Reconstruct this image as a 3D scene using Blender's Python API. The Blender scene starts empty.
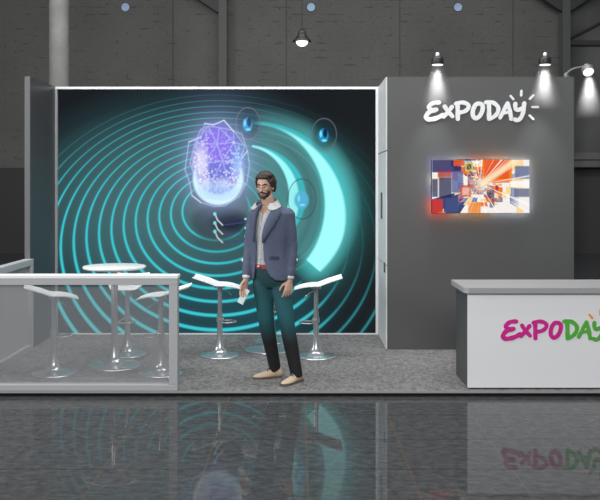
import bpy, bmesh, math, random
from mathutils import Vector, Matrix
random.seed(7)
PI = math.pi
C = bpy.context.scene.collection
SC = bpy.context.scene

# ------------------------------------------------------------------ camera, world, lights, exposure
PZ = 0.045                       # height of the carpeted platform above the hall floor
CAMZ = 1.67 + PZ
cam_d = bpy.data.cameras.new('camera'); cam = bpy.data.objects.new('camera', cam_d); C.objects.link(cam)
cam.location = (0, 0, CAMZ); cam.rotation_euler = (PI/2, 0, 0)
cam_d.sensor_width = 36; cam_d.lens = 36*860/600; cam_d.shift_y = -64/600
cam_d.clip_end = 200
SC.camera = cam
SC.view_settings.view_transform = 'Standard'; SC.view_settings.look = 'None'
SC.view_settings.exposure = 0.0; SC.view_settings.gamma = 1.0
SC.view_settings.use_curve_mapping = False
try: SC.cycles.use_denoising = True
except Exception: pass

w = bpy.data.worlds.new('world'); SC.world = w; w.use_nodes = True
w.node_tree.nodes['Background'].inputs[0].default_value = (0.93, 0.96, 1.0, 1)
w.node_tree.nodes['Background'].inputs[1].default_value = 0.30

def area(name, loc, target, sx, sy, power, col=(1, 1, 1)):
    d = bpy.data.lights.new(name, 'AREA'); d.shape = 'RECTANGLE'; d.size = sx; d.size_y = sy
    d.energy = power; d.color = col
    o = bpy.data.objects.new(name, d); C.objects.link(o); o.location = loc
    o.rotation_euler = (Vector(target)-Vector(loc)).to_track_quat('-Z', 'Y').to_euler()
    return o
area('hall_flood_light', (-0.5, -2.5, 5.6), (0.3, 8.5, 0.8), 7, 3, 690, (1.0, 0.985, 0.97))
area('ceiling_light_panel', (0, 7.6, 7.0), (0, 7.9, 0), 8, 4, 520, (1.0, 0.99, 0.98))
area('added_side_fill', (-9.0, 5.5, 4.2), (1, 9.0, 1.2), 3, 3, 420, (1.0, 1.0, 1.0))  # unseen fill added to brighten the left side of the cabinet
area('rear_hall_light', (0, 14.0, 7.1), (0, 22, 4), 14, 2, 620, (1.0, 1.0, 0.98))

# ------------------------------------------------------------------ helpers
def lin(c):
    c = c/255.0
    return c/12.92 if c <= 0.04045 else ((c+0.055)/1.055)**2.4
def S(r, g, b): return (lin(r), lin(g), lin(b))
def rgba(c): return (c[0], c[1], c[2], 1)

def mat(name, col, rough=0.5, metal=0.0, spec=0.5, bump=None, vary=None, coat=0.0):
    m = bpy.data.materials.new(name); m.use_nodes = True
    nt = m.node_tree; b = nt.nodes['Principled BSDF']
    b.inputs['Base Color'].default_value = rgba(col); b.inputs['Roughness'].default_value = rough
    b.inputs['Metallic'].default_value = metal
    b.inputs['Specular IOR Level'].default_value = spec
    if coat: b.inputs['Coat Weight'].default_value = coat
    tc = nt.nodes.new('ShaderNodeTexCoord')
    if vary:                       # (scale, amount)
        n = nt.nodes.new('ShaderNodeTexNoise'); n.inputs['Scale'].default_value = vary[0]; n.inputs['Detail'].default_value = 6
        nt.links.new(tc.outputs['Object'], n.inputs['Vector'])
        r = nt.nodes.new('ShaderNodeValToRGB')
        r.color_ramp.elements[0].position = 0.3; r.color_ramp.elements[1].position = 0.7
        r.color_ramp.elements[0].color = rgba([max(0, c*(1-vary[1])) for c in col])
        r.color_ramp.elements[1].color = rgba([min(1, c*(1+vary[1])) for c in col])
        nt.links.new(n.outputs['Fac'], r.inputs['Fac']); nt.links.new(r.outputs['Color'], b.inputs['Base Color'])
    if bump:                       # (scale, strength)
        n = nt.nodes.new('ShaderNodeTexNoise'); n.inputs['Scale'].default_value = bump[0]; n.inputs['Detail'].default_value = 4
        nt.links.new(tc.outputs['Object'], n.inputs['Vector'])
        bp = nt.nodes.new('ShaderNodeBump'); bp.inputs['Strength'].default_value = bump[1]; bp.inputs['Distance'].default_value = 0.01
        nt.links.new(n.outputs['Fac'], bp.inputs['Height']); nt.links.new(bp.outputs['Normal'], b.inputs['Normal'])
    return m

def emit(name, col, strength):
    m = bpy.data.materials.new(name); m.use_nodes = True; nt = m.node_tree; nt.nodes.clear()
    e = nt.nodes.new('ShaderNodeEmission'); e.inputs[0].default_value = rgba(col); e.inputs[1].default_value = strength
    o = nt.nodes.new('ShaderNodeOutputMaterial'); nt.links.new(e.outputs[0], o.inputs[0])
    return m

# expression -> node helper
class X:
    def __init__(s, nt, sock): s.nt, s.s = nt, sock
    def _op(s, op, a, b=None, clamp=False):
        n = s.nt.nodes.new('ShaderNodeMath'); n.operation = op; n.use_clamp = clamp
        for i, v in enumerate((a, b)):
            if v is None: continue
            if isinstance(v, X): s.nt.links.new(v.s, n.inputs[i])
            else: n.inputs[i].default_value = float(v)
        return X(s.nt, n.outputs[0])
    def __add__(s, o): return s._op('ADD', s, o)
    __radd__ = __add__
    def __sub__(s, o): return s._op('SUBTRACT', s, o)
    def __rsub__(s, o): return s._op('SUBTRACT', o, s)
    def __mul__(s, o): return s._op('MULTIPLY', s, o)
    __rmul__ = __mul__
    def __truediv__(s, o): return s._op('DIVIDE', s, o)
    def sqrt(s): return s._op('SQRT', s)
    def abs(s): return s._op('ABSOLUTE', s)
    def floor(s): return s._op('FLOOR', s)
    def fract(s): return s._op('FRACT', s)
    def log(s): return s._op('LOGARITHM', s, 2.0)
    def clamp(s): return s._op('ADD', s, 0.0, True)
    def max(s, o): return s._op('MAXIMUM', s, o)
    def min(s, o): return s._op('MINIMUM', s, o)
    def neg(s): return s._op('MULTIPLY', s, -1.0)
    def exp(s): return s._op('EXPONENT', s)
    def below(s, e, soft): return s._op('MULTIPLY', (s-e), -1.0/soft) ._bias()   # 1 where s<e, over 'soft'
    def above(s, e, soft): return s._op('MULTIPLY', (s-e), 1.0/soft)._bias()
    def _bias(s): return s._op('ADD', s, 0.5, True)
def ell(u, v, cx, cy, a, b):
    dx = (u-cx)*(1.0/a); dy = (v-cy)*(1.0/b)
    return (dx*dx+dy*dy).sqrt()
def seg(u, v, x0, y0, x1, y1):               # distance to a segment
    dx, dy = x1-x0, y1-y0; L2 = dx*dx+dy*dy
    t = ((u-x0)*(dx/L2)+(v-y0)*(dy/L2)).clamp()
    ex = u-x0-t*dx; ey = v-y0-t*dy
    return (ex*ex+ey*ey).sqrt()
class Col:
    def __init__(s, nt, c):
        s.nt = nt; n = nt.nodes.new('ShaderNodeCombineXYZ')
        for i in range(3): n.inputs[i].default_value = c[i]
        s.s = n.outputs[0]
    def add(s, c, f):
        n = s.nt.nodes.new('ShaderNodeVectorMath'); n.operation = 'SCALE'; n.inputs[0].default_value = c
        s.nt.links.new(f.s, n.inputs['Scale'])
        a = s.nt.nodes.new('ShaderNodeVectorMath'); a.operation = 'ADD'
        s.nt.links.new(s.s, a.inputs[0]); s.nt.links.new(n.outputs[0], a.inputs[1]); s.s = a.outputs[0]
    def mix(s, c, f):
        n = s.nt.nodes.new('ShaderNodeMix'); n.data_type = 'VECTOR'
        s.nt.links.new(f.s, n.inputs[0]); s.nt.links.new(s.s, n.inputs[4])
        if isinstance(c, Col): s.nt.links.new(c.s, n.inputs[5])
        else: n.inputs[5].default_value = c
        s.s = n.outputs[1]

# mesh helpers
def box(bm, x0, x1, y0, y1, z0, z1, bev=0.0):
    r = bmesh.ops.create_cube(bm, size=1.0)
    vs = r['verts']
    for v in vs:
        v.co = Vector(((x0+x1)/2+v.co.x*(x1-x0), (y0+y1)/2+v.co.y*(y1-y0), (z0+z1)/2+v.co.z*(z1-z0)))
    if bev:
        es = list({e for v in vs for e in v.link_edges})
        bmesh.ops.bevel(bm, geom=es, offset=bev, segments=2, affect='EDGES', profile=0.5)
def lathe(bm, prof, n=40, origin=(0, 0, 0), M=None):
    rings = []
    for r, z in prof:
        ring = []
        for i in range(n):
            a = 2*PI*i/n; p = Vector((r*math.cos(a), r*math.sin(a), z))
            if M: p = M @ p
            ring.append(bm.verts.new(p+Vector(origin)))
        rings.append(ring)
    for a, b in zip(rings, rings[1:]):
        for i in range(n): bm.faces.new((a[i], a[(i+1) % n], b[(i+1) % n], b[i]))
    bm.faces.new(list(reversed(rings[0]))); bm.faces.new(rings[-1])
def tube(bm, pts, rad, n=10, flat=1.0, ref=Vector((0, 1, 0)), closed=False):
    pts = [Vector(p) for p in pts]
    if not isinstance(rad, (list, tuple)): rad = [rad]*len(pts)
    rings = []
    for i, p in enumerate(pts):
        if closed: d = pts[(i+1) % len(pts)]-pts[i-1]
        else: d = pts[min(i+1, len(pts)-1)]-pts[max(i-1, 0)]
        d.normalize()
        s = d.cross(ref)
        if s.length < 1e-3: s = d.cross(Vector((1, 0, 0)))
        s.normalize(); t = s.cross(d).normalized()
        r = rad[i]; rx, ry = r if isinstance(r, (tuple, list)) else (r, r*flat)
        rings.append([bm.verts.new(p+s*rx*math.cos(2*PI*k/n)+t*ry*math.sin(2*PI*k/n)) for k in range(n)])
    pr = list(zip(rings, rings[1:]))
    if closed: pr.append((rings[-1], rings[0]))
    for a, b in pr:
        for k in range(n): bm.faces.new((a[k], a[(k+1) % n], b[(k+1) % n], b[k]))
    if not closed:
        bm.faces.new(list(reversed(rings[0]))); bm.faces.new(rings[-1])
def ball(bm, c, rx, ry, rz, M=None, seg_=20, ring=14):
    r = bmesh.ops.create_uvsphere(bm, u_segments=seg_, v_segments=ring, radius=1.0)
    for v in r['verts']:
        p = Vector((v.co.x*rx, v.co.y*ry, v.co.z*rz))
        if M: p = M @ p
        v.co = p+Vector(c)
def prism(bm, poly, y0, y1, M=None):          # polygon in (x, z), extruded along y
    A = [bm.verts.new((x, y0, z)) for x, z in poly]; B = [bm.verts.new((x, y1, z)) for x, z in poly]
    n = len(poly)
    bm.faces.new(A); bm.faces.new(list(reversed(B)))
    for i in range(n): bm.faces.new((A[(i+1) % n], A[i], B[i], B[(i+1) % n]))

def obj(name, bm, m=None, parent=None, loc=None, smooth=False, angle=None):
    bmesh.ops.recalc_face_normals(bm, faces=bm.faces)
    me = bpy.data.meshes.new(name); bm.to_mesh(me); bm.free()
    if smooth:
        for p in me.polygons: p.use_smooth = True
        if angle: me.set_sharp_from_angle(angle=math.radians(angle))
    o = bpy.data.objects.new(name, me); C.objects.link(o)
    if m: me.materials.append(m)
    if parent: o.parent = parent
    if loc: o.location = loc
    return o
def thing(name, label, cat, loc=(0, 0, 0), rz=0, group=None):
    o = bpy.data.objects.new(name, None); C.objects.link(o); o.empty_display_size = 0.1
    o.location = loc; o.rotation_euler = (0, 0, rz); o['label'] = label; o['category'] = cat
    if group: o['group'] = group
    return o
def tag(o, label, cat, group=None, kind=None):
    o['label'] = label; o['category'] = cat
    if group: o['group'] = group
    if kind: o['kind'] = kind
    return o
def struct(o): o['kind'] = 'structure'; return o
def remesh(o, voxel, smooth=3):
    md = o.modifiers.new('r', 'REMESH'); md.mode = 'VOXEL'; md.voxel_size = voxel; md.use_smooth_shade = True
    if smooth:
        sm = o.modifiers.new('s', 'SMOOTH'); sm.iterations = smooth; sm.factor = 0.5
    dg = bpy.context.evaluated_depsgraph_get(); dg.update()
    me = bpy.data.meshes.new_from_object(o.evaluated_get(dg))
    old = o.data; mats = [m for m in old.materials]
    o.modifiers.clear(); o.data = me
    me.materials.clear()
    for m in mats: me.materials.append(m)
    for p in me.polygons: p.use_smooth = True; p.material_index = 0
    bpy.data.meshes.remove(old); me.name = o.name
    return o
def copy_tree(o, parent=None):
    c = o.copy(); C.objects.link(c)
    if parent: c.parent = parent
    for ch in list(o.children): copy_tree(ch, c)
    return c

# ------------------------------------------------------------------ materials
M_white = mat('white_laminate', S(230, 231, 234), 0.4)
M_frame = mat('fence_metal', S(170, 172, 175), 0.5)
M_rail_lit = mat('fence_rail_lit', S(236, 238, 240), 0.4)
M_darkgrey = mat('charcoal_panel', S(79, 80, 80), 0.55, vary=(1.3, 0.04), bump=(220, 0.04))
M_edge = mat('grey_edge', S(102, 103, 105), 0.5)
M_gloss = mat('dark_satin_panel', S(68, 69, 71), 0.38, spec=0.25)
M_lightpanel = mat('cabinet_side_laminate', S(206, 208, 210), 0.45)
M_black = mat('black_metal', S(28, 28, 30), 0.45)
M_chrome = mat('brushed_chrome', S(196, 200, 203), 0.22, metal=0.72)
M_steel = mat('painted_steel', S(74, 75, 76), 0.6, bump=(40, 0.1))
M_darksteel = mat('dark_painted_steel', S(48, 49, 51), 0.6)

def brick_wall_material():
    m = bpy.data.materials.new('concrete_block_wall'); m.use_nodes = True; nt = m.node_tree; b = nt.nodes['Principled BSDF']
    b.inputs['Roughness'].default_value = 0.9
    tc = nt.nodes.new('ShaderNodeTexCoord'); sp = nt.nodes.new('ShaderNodeSeparateXYZ'); nt.links.new(tc.outputs['Object'], sp.inputs[0])
    cb = nt.nodes.new('ShaderNodeCombineXYZ'); nt.links.new(sp.outputs[0], cb.inputs[0]); nt.links.new(sp.outputs[2], cb.inputs[1])
    br = nt.nodes.new('ShaderNodeTexBrick'); nt.links.new(cb.outputs[0], br.inputs['Vector'])
    br.inputs['Scale'].default_value = 1.0; br.inputs['Brick Width'].default_value = 0.52; br.inputs['Row Height'].default_value = 0.185
    br.inputs['Mortar Size'].default_value = 0.022; br.inputs['Mortar Smooth'].default_value = 0.6
    br.inputs['Color1'].default_value = (1, 1, 1, 1); br.inputs['Color2'].default_value = (0.9, 0.9, 0.9, 1); br.inputs['Mortar'].default_value = (0, 0, 0, 1)
    # worn joints: the mortar only shows in dashes
    mp = nt.nodes.new('ShaderNodeMapping'); mp.inputs['Scale'].default_value = (2.2, 9.0, 1); nt.links.new(cb.outputs[0], mp.inputs[0])
    n1 = nt.nodes.new('ShaderNodeTexNoise'); n1.inputs['Scale'].default_value = 1.3; n1.inputs['Detail'].default_value = 2; nt.links.new(mp.outputs[0], n1.inputs['Vector'])
    n2 = nt.nodes.new('ShaderNodeTexNoise'); n2.inputs['Scale'].default_value = 0.7; n2.inputs['Detail'].default_value = 8; nt.links.new(cb.outputs[0], n2.inputs['Vector'])
    n3 = nt.nodes.new('ShaderNodeTexNoise'); n3.inputs['Scale'].default_value = 14; n3.inputs['Detail'].default_value = 4; nt.links.new(cb.outputs[0], n3.inputs['Vector'])
    fac = X(nt, br.outputs['Fac']); dash = X(nt, n1.outputs['Fac']).above(0.60, 0.10)
    # large panel joints
    x = X(nt, sp.outputs[0]); z = X(nt, sp.outputs[2])
    pj = ((x*(1/2.9)+0.62).fract()-0.5).abs().below(0.006, 0.006)*0.5
    k = (fac*dash*0.55).max(pj)
    base = Col(nt, S(92, 93, 91))
    base.mix(S(106, 107, 105), X(nt, n2.outputs['Fac']).above(0.5, 0.35)*0.6)
    base.mix(S(78, 79, 78), X(nt, n3.outputs['Fac']).above(0.58, 0.2)*0.35)
    base.mix(S(46, 47, 46), k)
    nt.links.new(base.s, b.inputs['Base Color'])
    return m
M_block = brick_wall_material()
M_dado = mat('dark_wall_cladding', S(62, 62, 64), 0.8, vary=(0.6, 0.10))
M_bay = mat('dark_bay_cladding', S(86, 87, 87), 0.85, vary=(0.9, 0.25), bump=(9, 0.3))
M_concrete = mat('concrete_column', S(128, 128, 126), 0.85, vary=(2.5, 0.15), bump=(16, 0.3))

def tile_floor_material():
    m = bpy.data.materials.new('polished_dark_floor'); m.use_nodes = True; nt = m.node_tree; b = nt.nodes['Principled BSDF']
    tc = nt.nodes.new('ShaderNodeTexCoord'); sp = nt.nodes.new('ShaderNodeSeparateXYZ'); nt.links.new(tc.outputs['Object'], sp.inputs[0])
    x = X(nt, sp.outputs[0]); y = X(nt, sp.outputs[1])
    mp = nt.nodes.new('ShaderNodeMapping'); mp.inputs['Scale'].default_value = (2.6, 4.0, 1); mp.inputs['Rotation'].default_value = (0, 0, 0.12)
    nt.links.new(tc.outputs['Object'], mp.inputs[0])
    n = nt.nodes.new('ShaderNodeTexNoise'); n.inputs['Scale'].default_value = 5; n.inputs['Detail'].default_value = 8; n.inputs['Roughness'].default_value = 0.7
    nt.links.new(mp.outputs[0], n.inputs['Vector'])
    nb = nt.nodes.new('ShaderNodeTexNoise'); nb.inputs['Scale'].default_value = 0.8; nt.links.new(tc.outputs['Object'], nb.inputs['Vector'])
    ju = ((x*(1/0.62)+0.43).fract()-0.5).abs().below(0.012, 0.012)
    jv = ((y*(1/0.62)+0.1).fract()-0.5).abs().below(0.012, 0.012)
    base = Col(nt, S(56, 58, 60))
    base.mix(S(98, 101, 103), X(nt, n.outputs['Fac']).above(0.55, 0.3)*0.6)
    base.mix(S(64, 66, 67), X(nt, nb.outputs['Fac']).above(0.5, 0.4)*0.35)
    base.mix(S(92, 78, 64), ju*0.45); base.mix(S(38, 39, 40), jv*0.6)
    nt.links.new(base.s, b.inputs['Base Color'])
    r = X(nt, n.outputs['Fac'])*0.03+0.008
    nt.links.new(r.s, b.inputs['Roughness'])
    b.inputs['IOR'].default_value = 1.5; b.inputs['Specular IOR Level'].default_value = 0.075
    bp = nt.nodes.new('ShaderNodeBump'); bp.inputs['Strength'].default_value = 0.006; bp.inputs['Distance'].default_value = 0.004
    nt.links.new(n.outputs['Fac'], bp.inputs['Height']); nt.links.new(bp.outputs[0], b.inputs['Normal'])
    return m
M_floor = tile_floor_material()

def carpet_material():
    m = bpy.data.materials.new('grey_loop_carpet'); m.use_nodes = True; nt = m.node_tree; b = nt.nodes['Principled BSDF']
    b.inputs['Roughness'].default_value = 0.95; b.inputs['Specular IOR Level'].default_value = 0.2
    tc = nt.nodes.new('ShaderNodeTexCoord')
    n = nt.nodes.new('ShaderNodeTexNoise'); n.inputs['Scale'].default_value = 34; n.inputs['Detail'].default_value = 4; n.inputs['Roughness'].default_value = 0.75
    mpc = nt.nodes.new('ShaderNodeMapping'); mpc.inputs['Scale'].default_value = (1.0, 0.55, 1); nt.links.new(tc.outputs['Object'], mpc.inputs[0]); nt.links.new(mpc.outputs[0], n.inputs['Vector'])
    n2 = nt.nodes.new('ShaderNodeTexNoise'); n2.inputs['Scale'].default_value = 7; n2.inputs['Detail'].default_value = 4; nt.links.new(tc.outputs['Object'], n2.inputs['Vector'])
    base = Col(nt, S(72, 72, 73))
    base.mix(S(136, 136, 136), X(nt, n.outputs['Fac']).above(0.5, 0.3))
    base.mix(S(128, 128, 128), X(nt, n2.outputs['Fac']).above(0.5, 0.4)*0.4)
    nt.links.new(base.s, b.inputs['Base Color'])
    bp = nt.nodes.new('ShaderNodeBump'); bp.inputs['Strength'].default_value = 0.4; bp.inputs['Distance'].default_value = 0.005
    nt.links.new(n.outputs['Fac'], bp.inputs['Height']); nt.links.new(bp.outputs[0], b.inputs['Normal'])
    return m
M_carpet = carpet_material()

def pane_material(name, grey, opacity, tint=0.92):
    m = bpy.data.materials.new(name); m.use_nodes = True; nt = m.node_tree; nt.nodes.clear()
    t = nt.nodes.new('ShaderNodeBsdfTransparent'); t.inputs[0].default_value = (tint, tint, tint, 1)
    d = nt.nodes.new('ShaderNodeBsdfDiffuse'); d.inputs[0].default_value = rgba(grey)
    tr = nt.nodes.new('ShaderNodeBsdfTranslucent'); tr.inputs[0].default_value = rgba(grey)
    md = nt.nodes.new('ShaderNodeMixShader'); md.inputs[0].default_value = 0.35
    nt.links.new(d.outputs[0], md.inputs[1]); nt.links.new(tr.outputs[0], md.inputs[2])
    n = nt.nodes.new('ShaderNodeTexNoise'); n.inputs['Scale'].default_value = 1.5
    f = X(nt, n.outputs['Fac'])*0.06+(opacity-0.03)
    mx = nt.nodes.new('ShaderNodeMixShader'); nt.links.new(f.s, mx.inputs[0])
    nt.links.new(t.outputs[0], mx.inputs[1]); nt.links.new(md.outputs[0], mx.inputs[2])
    o = nt.nodes.new('ShaderNodeOutputMaterial'); nt.links.new(mx.outputs[0], o.inputs[0])
    return m
M_pane = pane_material('smoked_acrylic_pane', S(190, 190, 192), 0.23, 0.97)
M_pane_side = pane_material('frosted_acrylic_pane', S(188, 189, 191), 0.92)

# ------------------------------------------------------------------ the hall
bm = bmesh.new(); box(bm, -14, 14, -4, 22, -0.1, 0); struct(obj('floor', bm, M_floor))
bm = bmesh.new(); box(bm, -14, 14, 22, 22.3, 2.18, 7.4); struct(obj('wall_back', bm, M_block))
bm = bmesh.new(); box(bm, -14, 14, 21.95, 22.3, 0, 2.18); struct(obj('wall_back_dado', bm, M_dado)); bpy.data.objects['wall_back_dado'].name = 'baseboard_back'
bm = bmesh.new(); box(bm, -14, 14, 4.5, 22.3, 7.4, 7.6); struct(obj('ceiling', bm, mat('dark_ceiling', S(60, 60, 62), 0.8, vary=(0.5, 0.1))))
# darker recessed bay on the right, with its ledge
bm = bmesh.new(); box(bm, 6.75, 14, 21.9, 22, 2.56, 7.4); struct(obj('trim_1', bm, M_bay))
bm = bmesh.new(); box(bm, 6.75, 14, 21.55, 22, 2.18, 2.56, 0.02); box(bm, 6.75, 14, 21.48, 22, 2.38, 2.45); struct(obj('trim_2', bm, mat('ledge_concrete', S(92, 93, 92), 0.8, vary=(3, 0.2))))

# concrete pier on the left
bm = bmesh.new()
lathe(bm, [(0.20, 0), (0.20, 7.4)], 32)
pier = obj('concrete_column', bm, M_concrete, loc=(-4.93, 17.6, 0), smooth=True, angle=60)
tag(pier, 'pale round concrete column rising behind the left end of the screen', 'column')

def steel_column(x, y, wd, label, right):
    t = thing('steel_column', label, 'column', (x, y, 0))
    bm = bmesh.new()
    box(bm, -wd/2, wd/2, -0.14, -0.115, 0, 7.4); box(bm, -wd/2, wd/2, 0.115, 0.14, 0, 7.4); box(bm, -0.02, 0.02, -0.115, 0.115, 0, 7.4)
    obj('post', bm, M_steel, t)
    for s in right:
        bm = bmesh.new()
        prism(bm, [(0, 6.05), (0, 6.42), (s*0.16, 6.42), (s*1.75, 7.4), (s*2.1, 7.4), (s*0.16, 6.1)] if s > 0 else
              list(reversed([(0, 6.05), (0, 6.42), (s*0.16, 6.42), (s*1.75, 7.4), (s*2.1, 7.4), (s*0.16, 6.1)])), -0.1, 0.1)
        obj('brace', bm, M_darksteel, t)
    return t
steel_column(-1.94, 21.7, 0.20, 'steel column with one slanted brace, above the middle of the screen', (-1,))
steel_column(6.62, 21.5, 0.20, 'steel column with braces on both sides, beside the dark bay at the right', (-1, 1))
# bay steelwork
bm = bmesh.new(); box(bm, 6.75, 13.9, 21.74, 21.86, 5.28, 5.40); tag(obj('steel_beam', bm, M_darksteel), 'horizontal dark steel beam crossing the dark bay at the right', 'beam')
bm = bmesh.new(); tube(bm, [(6.78, 21.8, 5.42), (9.6, 21.8, 6.9)], 0.028); tag(obj('tie_rod', bm, M_darksteel), 'thin slanted tie rod above the steel beam at the right', 'rod')

# pale blue round portholes in the hall wall
M_port = mat('pale_blue_glass', S(150, 178, 214), 0.25, vary=(6, 0.12))
for px_, lab in ((125.5, 'pale blue round porthole high on the hall wall, nearest the left column'),
                 (311, 'pale blue round porthole high on the hall wall, just right of the pendant lamp cord'),
                 (458, 'pale blue round porthole high on the hall wall, above the right spotlights')):
    t = thing('porthole', lab, 'porthole', ((px_-300)*22/860, 22.0, CAMZ+(186-7.3)*22/860), group='round portholes in the hall wall')
    bm = bmesh.new(); lathe(bm, [(0.002, 0.02), (0.105, 0.02), (0.105, 0.0)], 28, M=Matrix.Rotation(PI/2, 3, 'X')); obj('glass', bm, M_port, t)
    bm = bmesh.new()
    tube(bm, [(0.112*math.cos(a), -0.015, 0.112*math.sin(a)) for a in [2*PI*i/28 for i in range(28)]], 0.010, 8, closed=True)
    obj('rim', bm, M_steel, t, smooth=True)

# pendant lamp
t = thing('pendant_lamp', 'black bell-shaped pendant lamp with a glowing bulb, hanging on a long cord', 'lamp', ((302-300)*15/860, 15.0, CAMZ+(186-41.5)*15/860))
bm = bmesh.new()
lathe(bm, [(0.162, 0.0), (0.160, 0.012), (0.118, 0.055), (0.085, 0.10), (0.082, 0.112), (0.072, 0.118), (0.070, 0.165), (0.045, 0.20), (0.020, 0.215), (0.016, 0.25), (0.004, 0.25), (0.004, 0.2), (0.05, 0.16), (0.06, 0.10), (0.11, 0.045), (0.150, 0.0)], 36)
obj('shade', bm, M_black, t, smooth=True, angle=40)
bm = bmesh.new(); ball(bm, (0, 0, 0.0), 0.105, 0.105, 0.088); obj('bulb', bm, emit('bulb_glow', (1, 0.98, 0.94), 2.2), t, smooth=True)
bm = bmesh.new(); tube(bm, [(0, 0, 0.24), (0, 0, 7.4-t.location.z)], 0.008, 8, ref=Vector((0, 1, 0))); obj('cord', bm, M_black, t)

# ------------------------------------------------------------------ booth shell
YB = 9.70; YF = 7.0; YW = 8.78; WT = PZ+2.785
bm = bmesh.new(); box(bm, -2.86, 3.2, YF, YB+0.3, 0.028, PZ); plat = obj('platform', bm, M_carpet); struct(plat); plat.name = 'floor_platform'
bm = bmesh.new(); box(bm, -2.84, 3.18, YF+0.05, YB+0.28, 0.0, 0.028); struct(obj('trim_3', bm, M_black))
bm = bmesh.new(); box(bm, -2.862, 3.202, YF-0.006, YF-0.0005, 0.030, PZ+0.002); struct(obj('trim_4', bm, mat('platform_edge', S(150, 150, 150), 0.5)))

# left partition panel
t = thing('partition_panel', 'tall dark grey partition panel closing the left side of the stand', 'partition', (-2.778, 9.24, PZ))
bm = bmesh.new(); box(bm, -0.024, 0.024, -0.46, 0.50, 0, 2.785); obj('panel', bm, M_gloss, t)
bm = bmesh.new(); box(bm, -0.027, 0.026, -0.48, -0.4605, 0, 2.787); tag_o = obj('edge_strip', bm, M_edge, t); tag_o['label'] = 'lighter grey front edge'

# right storage cabinet (wall with screen)
CX0, CX1 = 0.880, 2.797
t = thing('storage_cabinet', 'large charcoal storage cabinet wall carrying the white lettering and the television', 'cabinet', ((CX0+CX1)/2, YW, PZ))
hw = (CX1-CX0)/2
bm = bmesh.new(); box(bm, -hw+0.012, hw, 0.0, 1.10, 0, 2.785); obj('body', bm, M_darkgrey, t)
bm = bmesh.new()
box(bm, -hw-0.002, -hw+0.0115, 0.004, 0.90, 2.035, 2.783, 0.002); obj('upper_panel', bm, M_lightpanel, t)['label'] = 'light grey upper side panel'
bm = bmesh.new()
box(bm, -hw-0.002, -hw+0.0115, 0.004, 0.90, 0.86, 2.025, 0.002); d = obj('door', bm, M_lightpanel, t); d['label'] = 'light grey side door'
bm = bmesh.new(); box(bm, -hw-0.016, -hw-0.0025, 0.38, 0.44, 1.32, 1.60, 0.004); obj('handle', bm, M_steel, d)
bm = bmesh.new()
box(bm, -hw-0.002, -hw+0.0115, 0.004, 0.90, 0.004, 0.85, 0.002); d = obj('lower_door', bm, M_lightpanel, t)
bm = bmesh.new(); box(bm, -hw-0.016, -hw-0.0025, 0.06, 0.11, 0.78, 0.88, 0.004); obj('handle', bm, M_steel, d)

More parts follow.
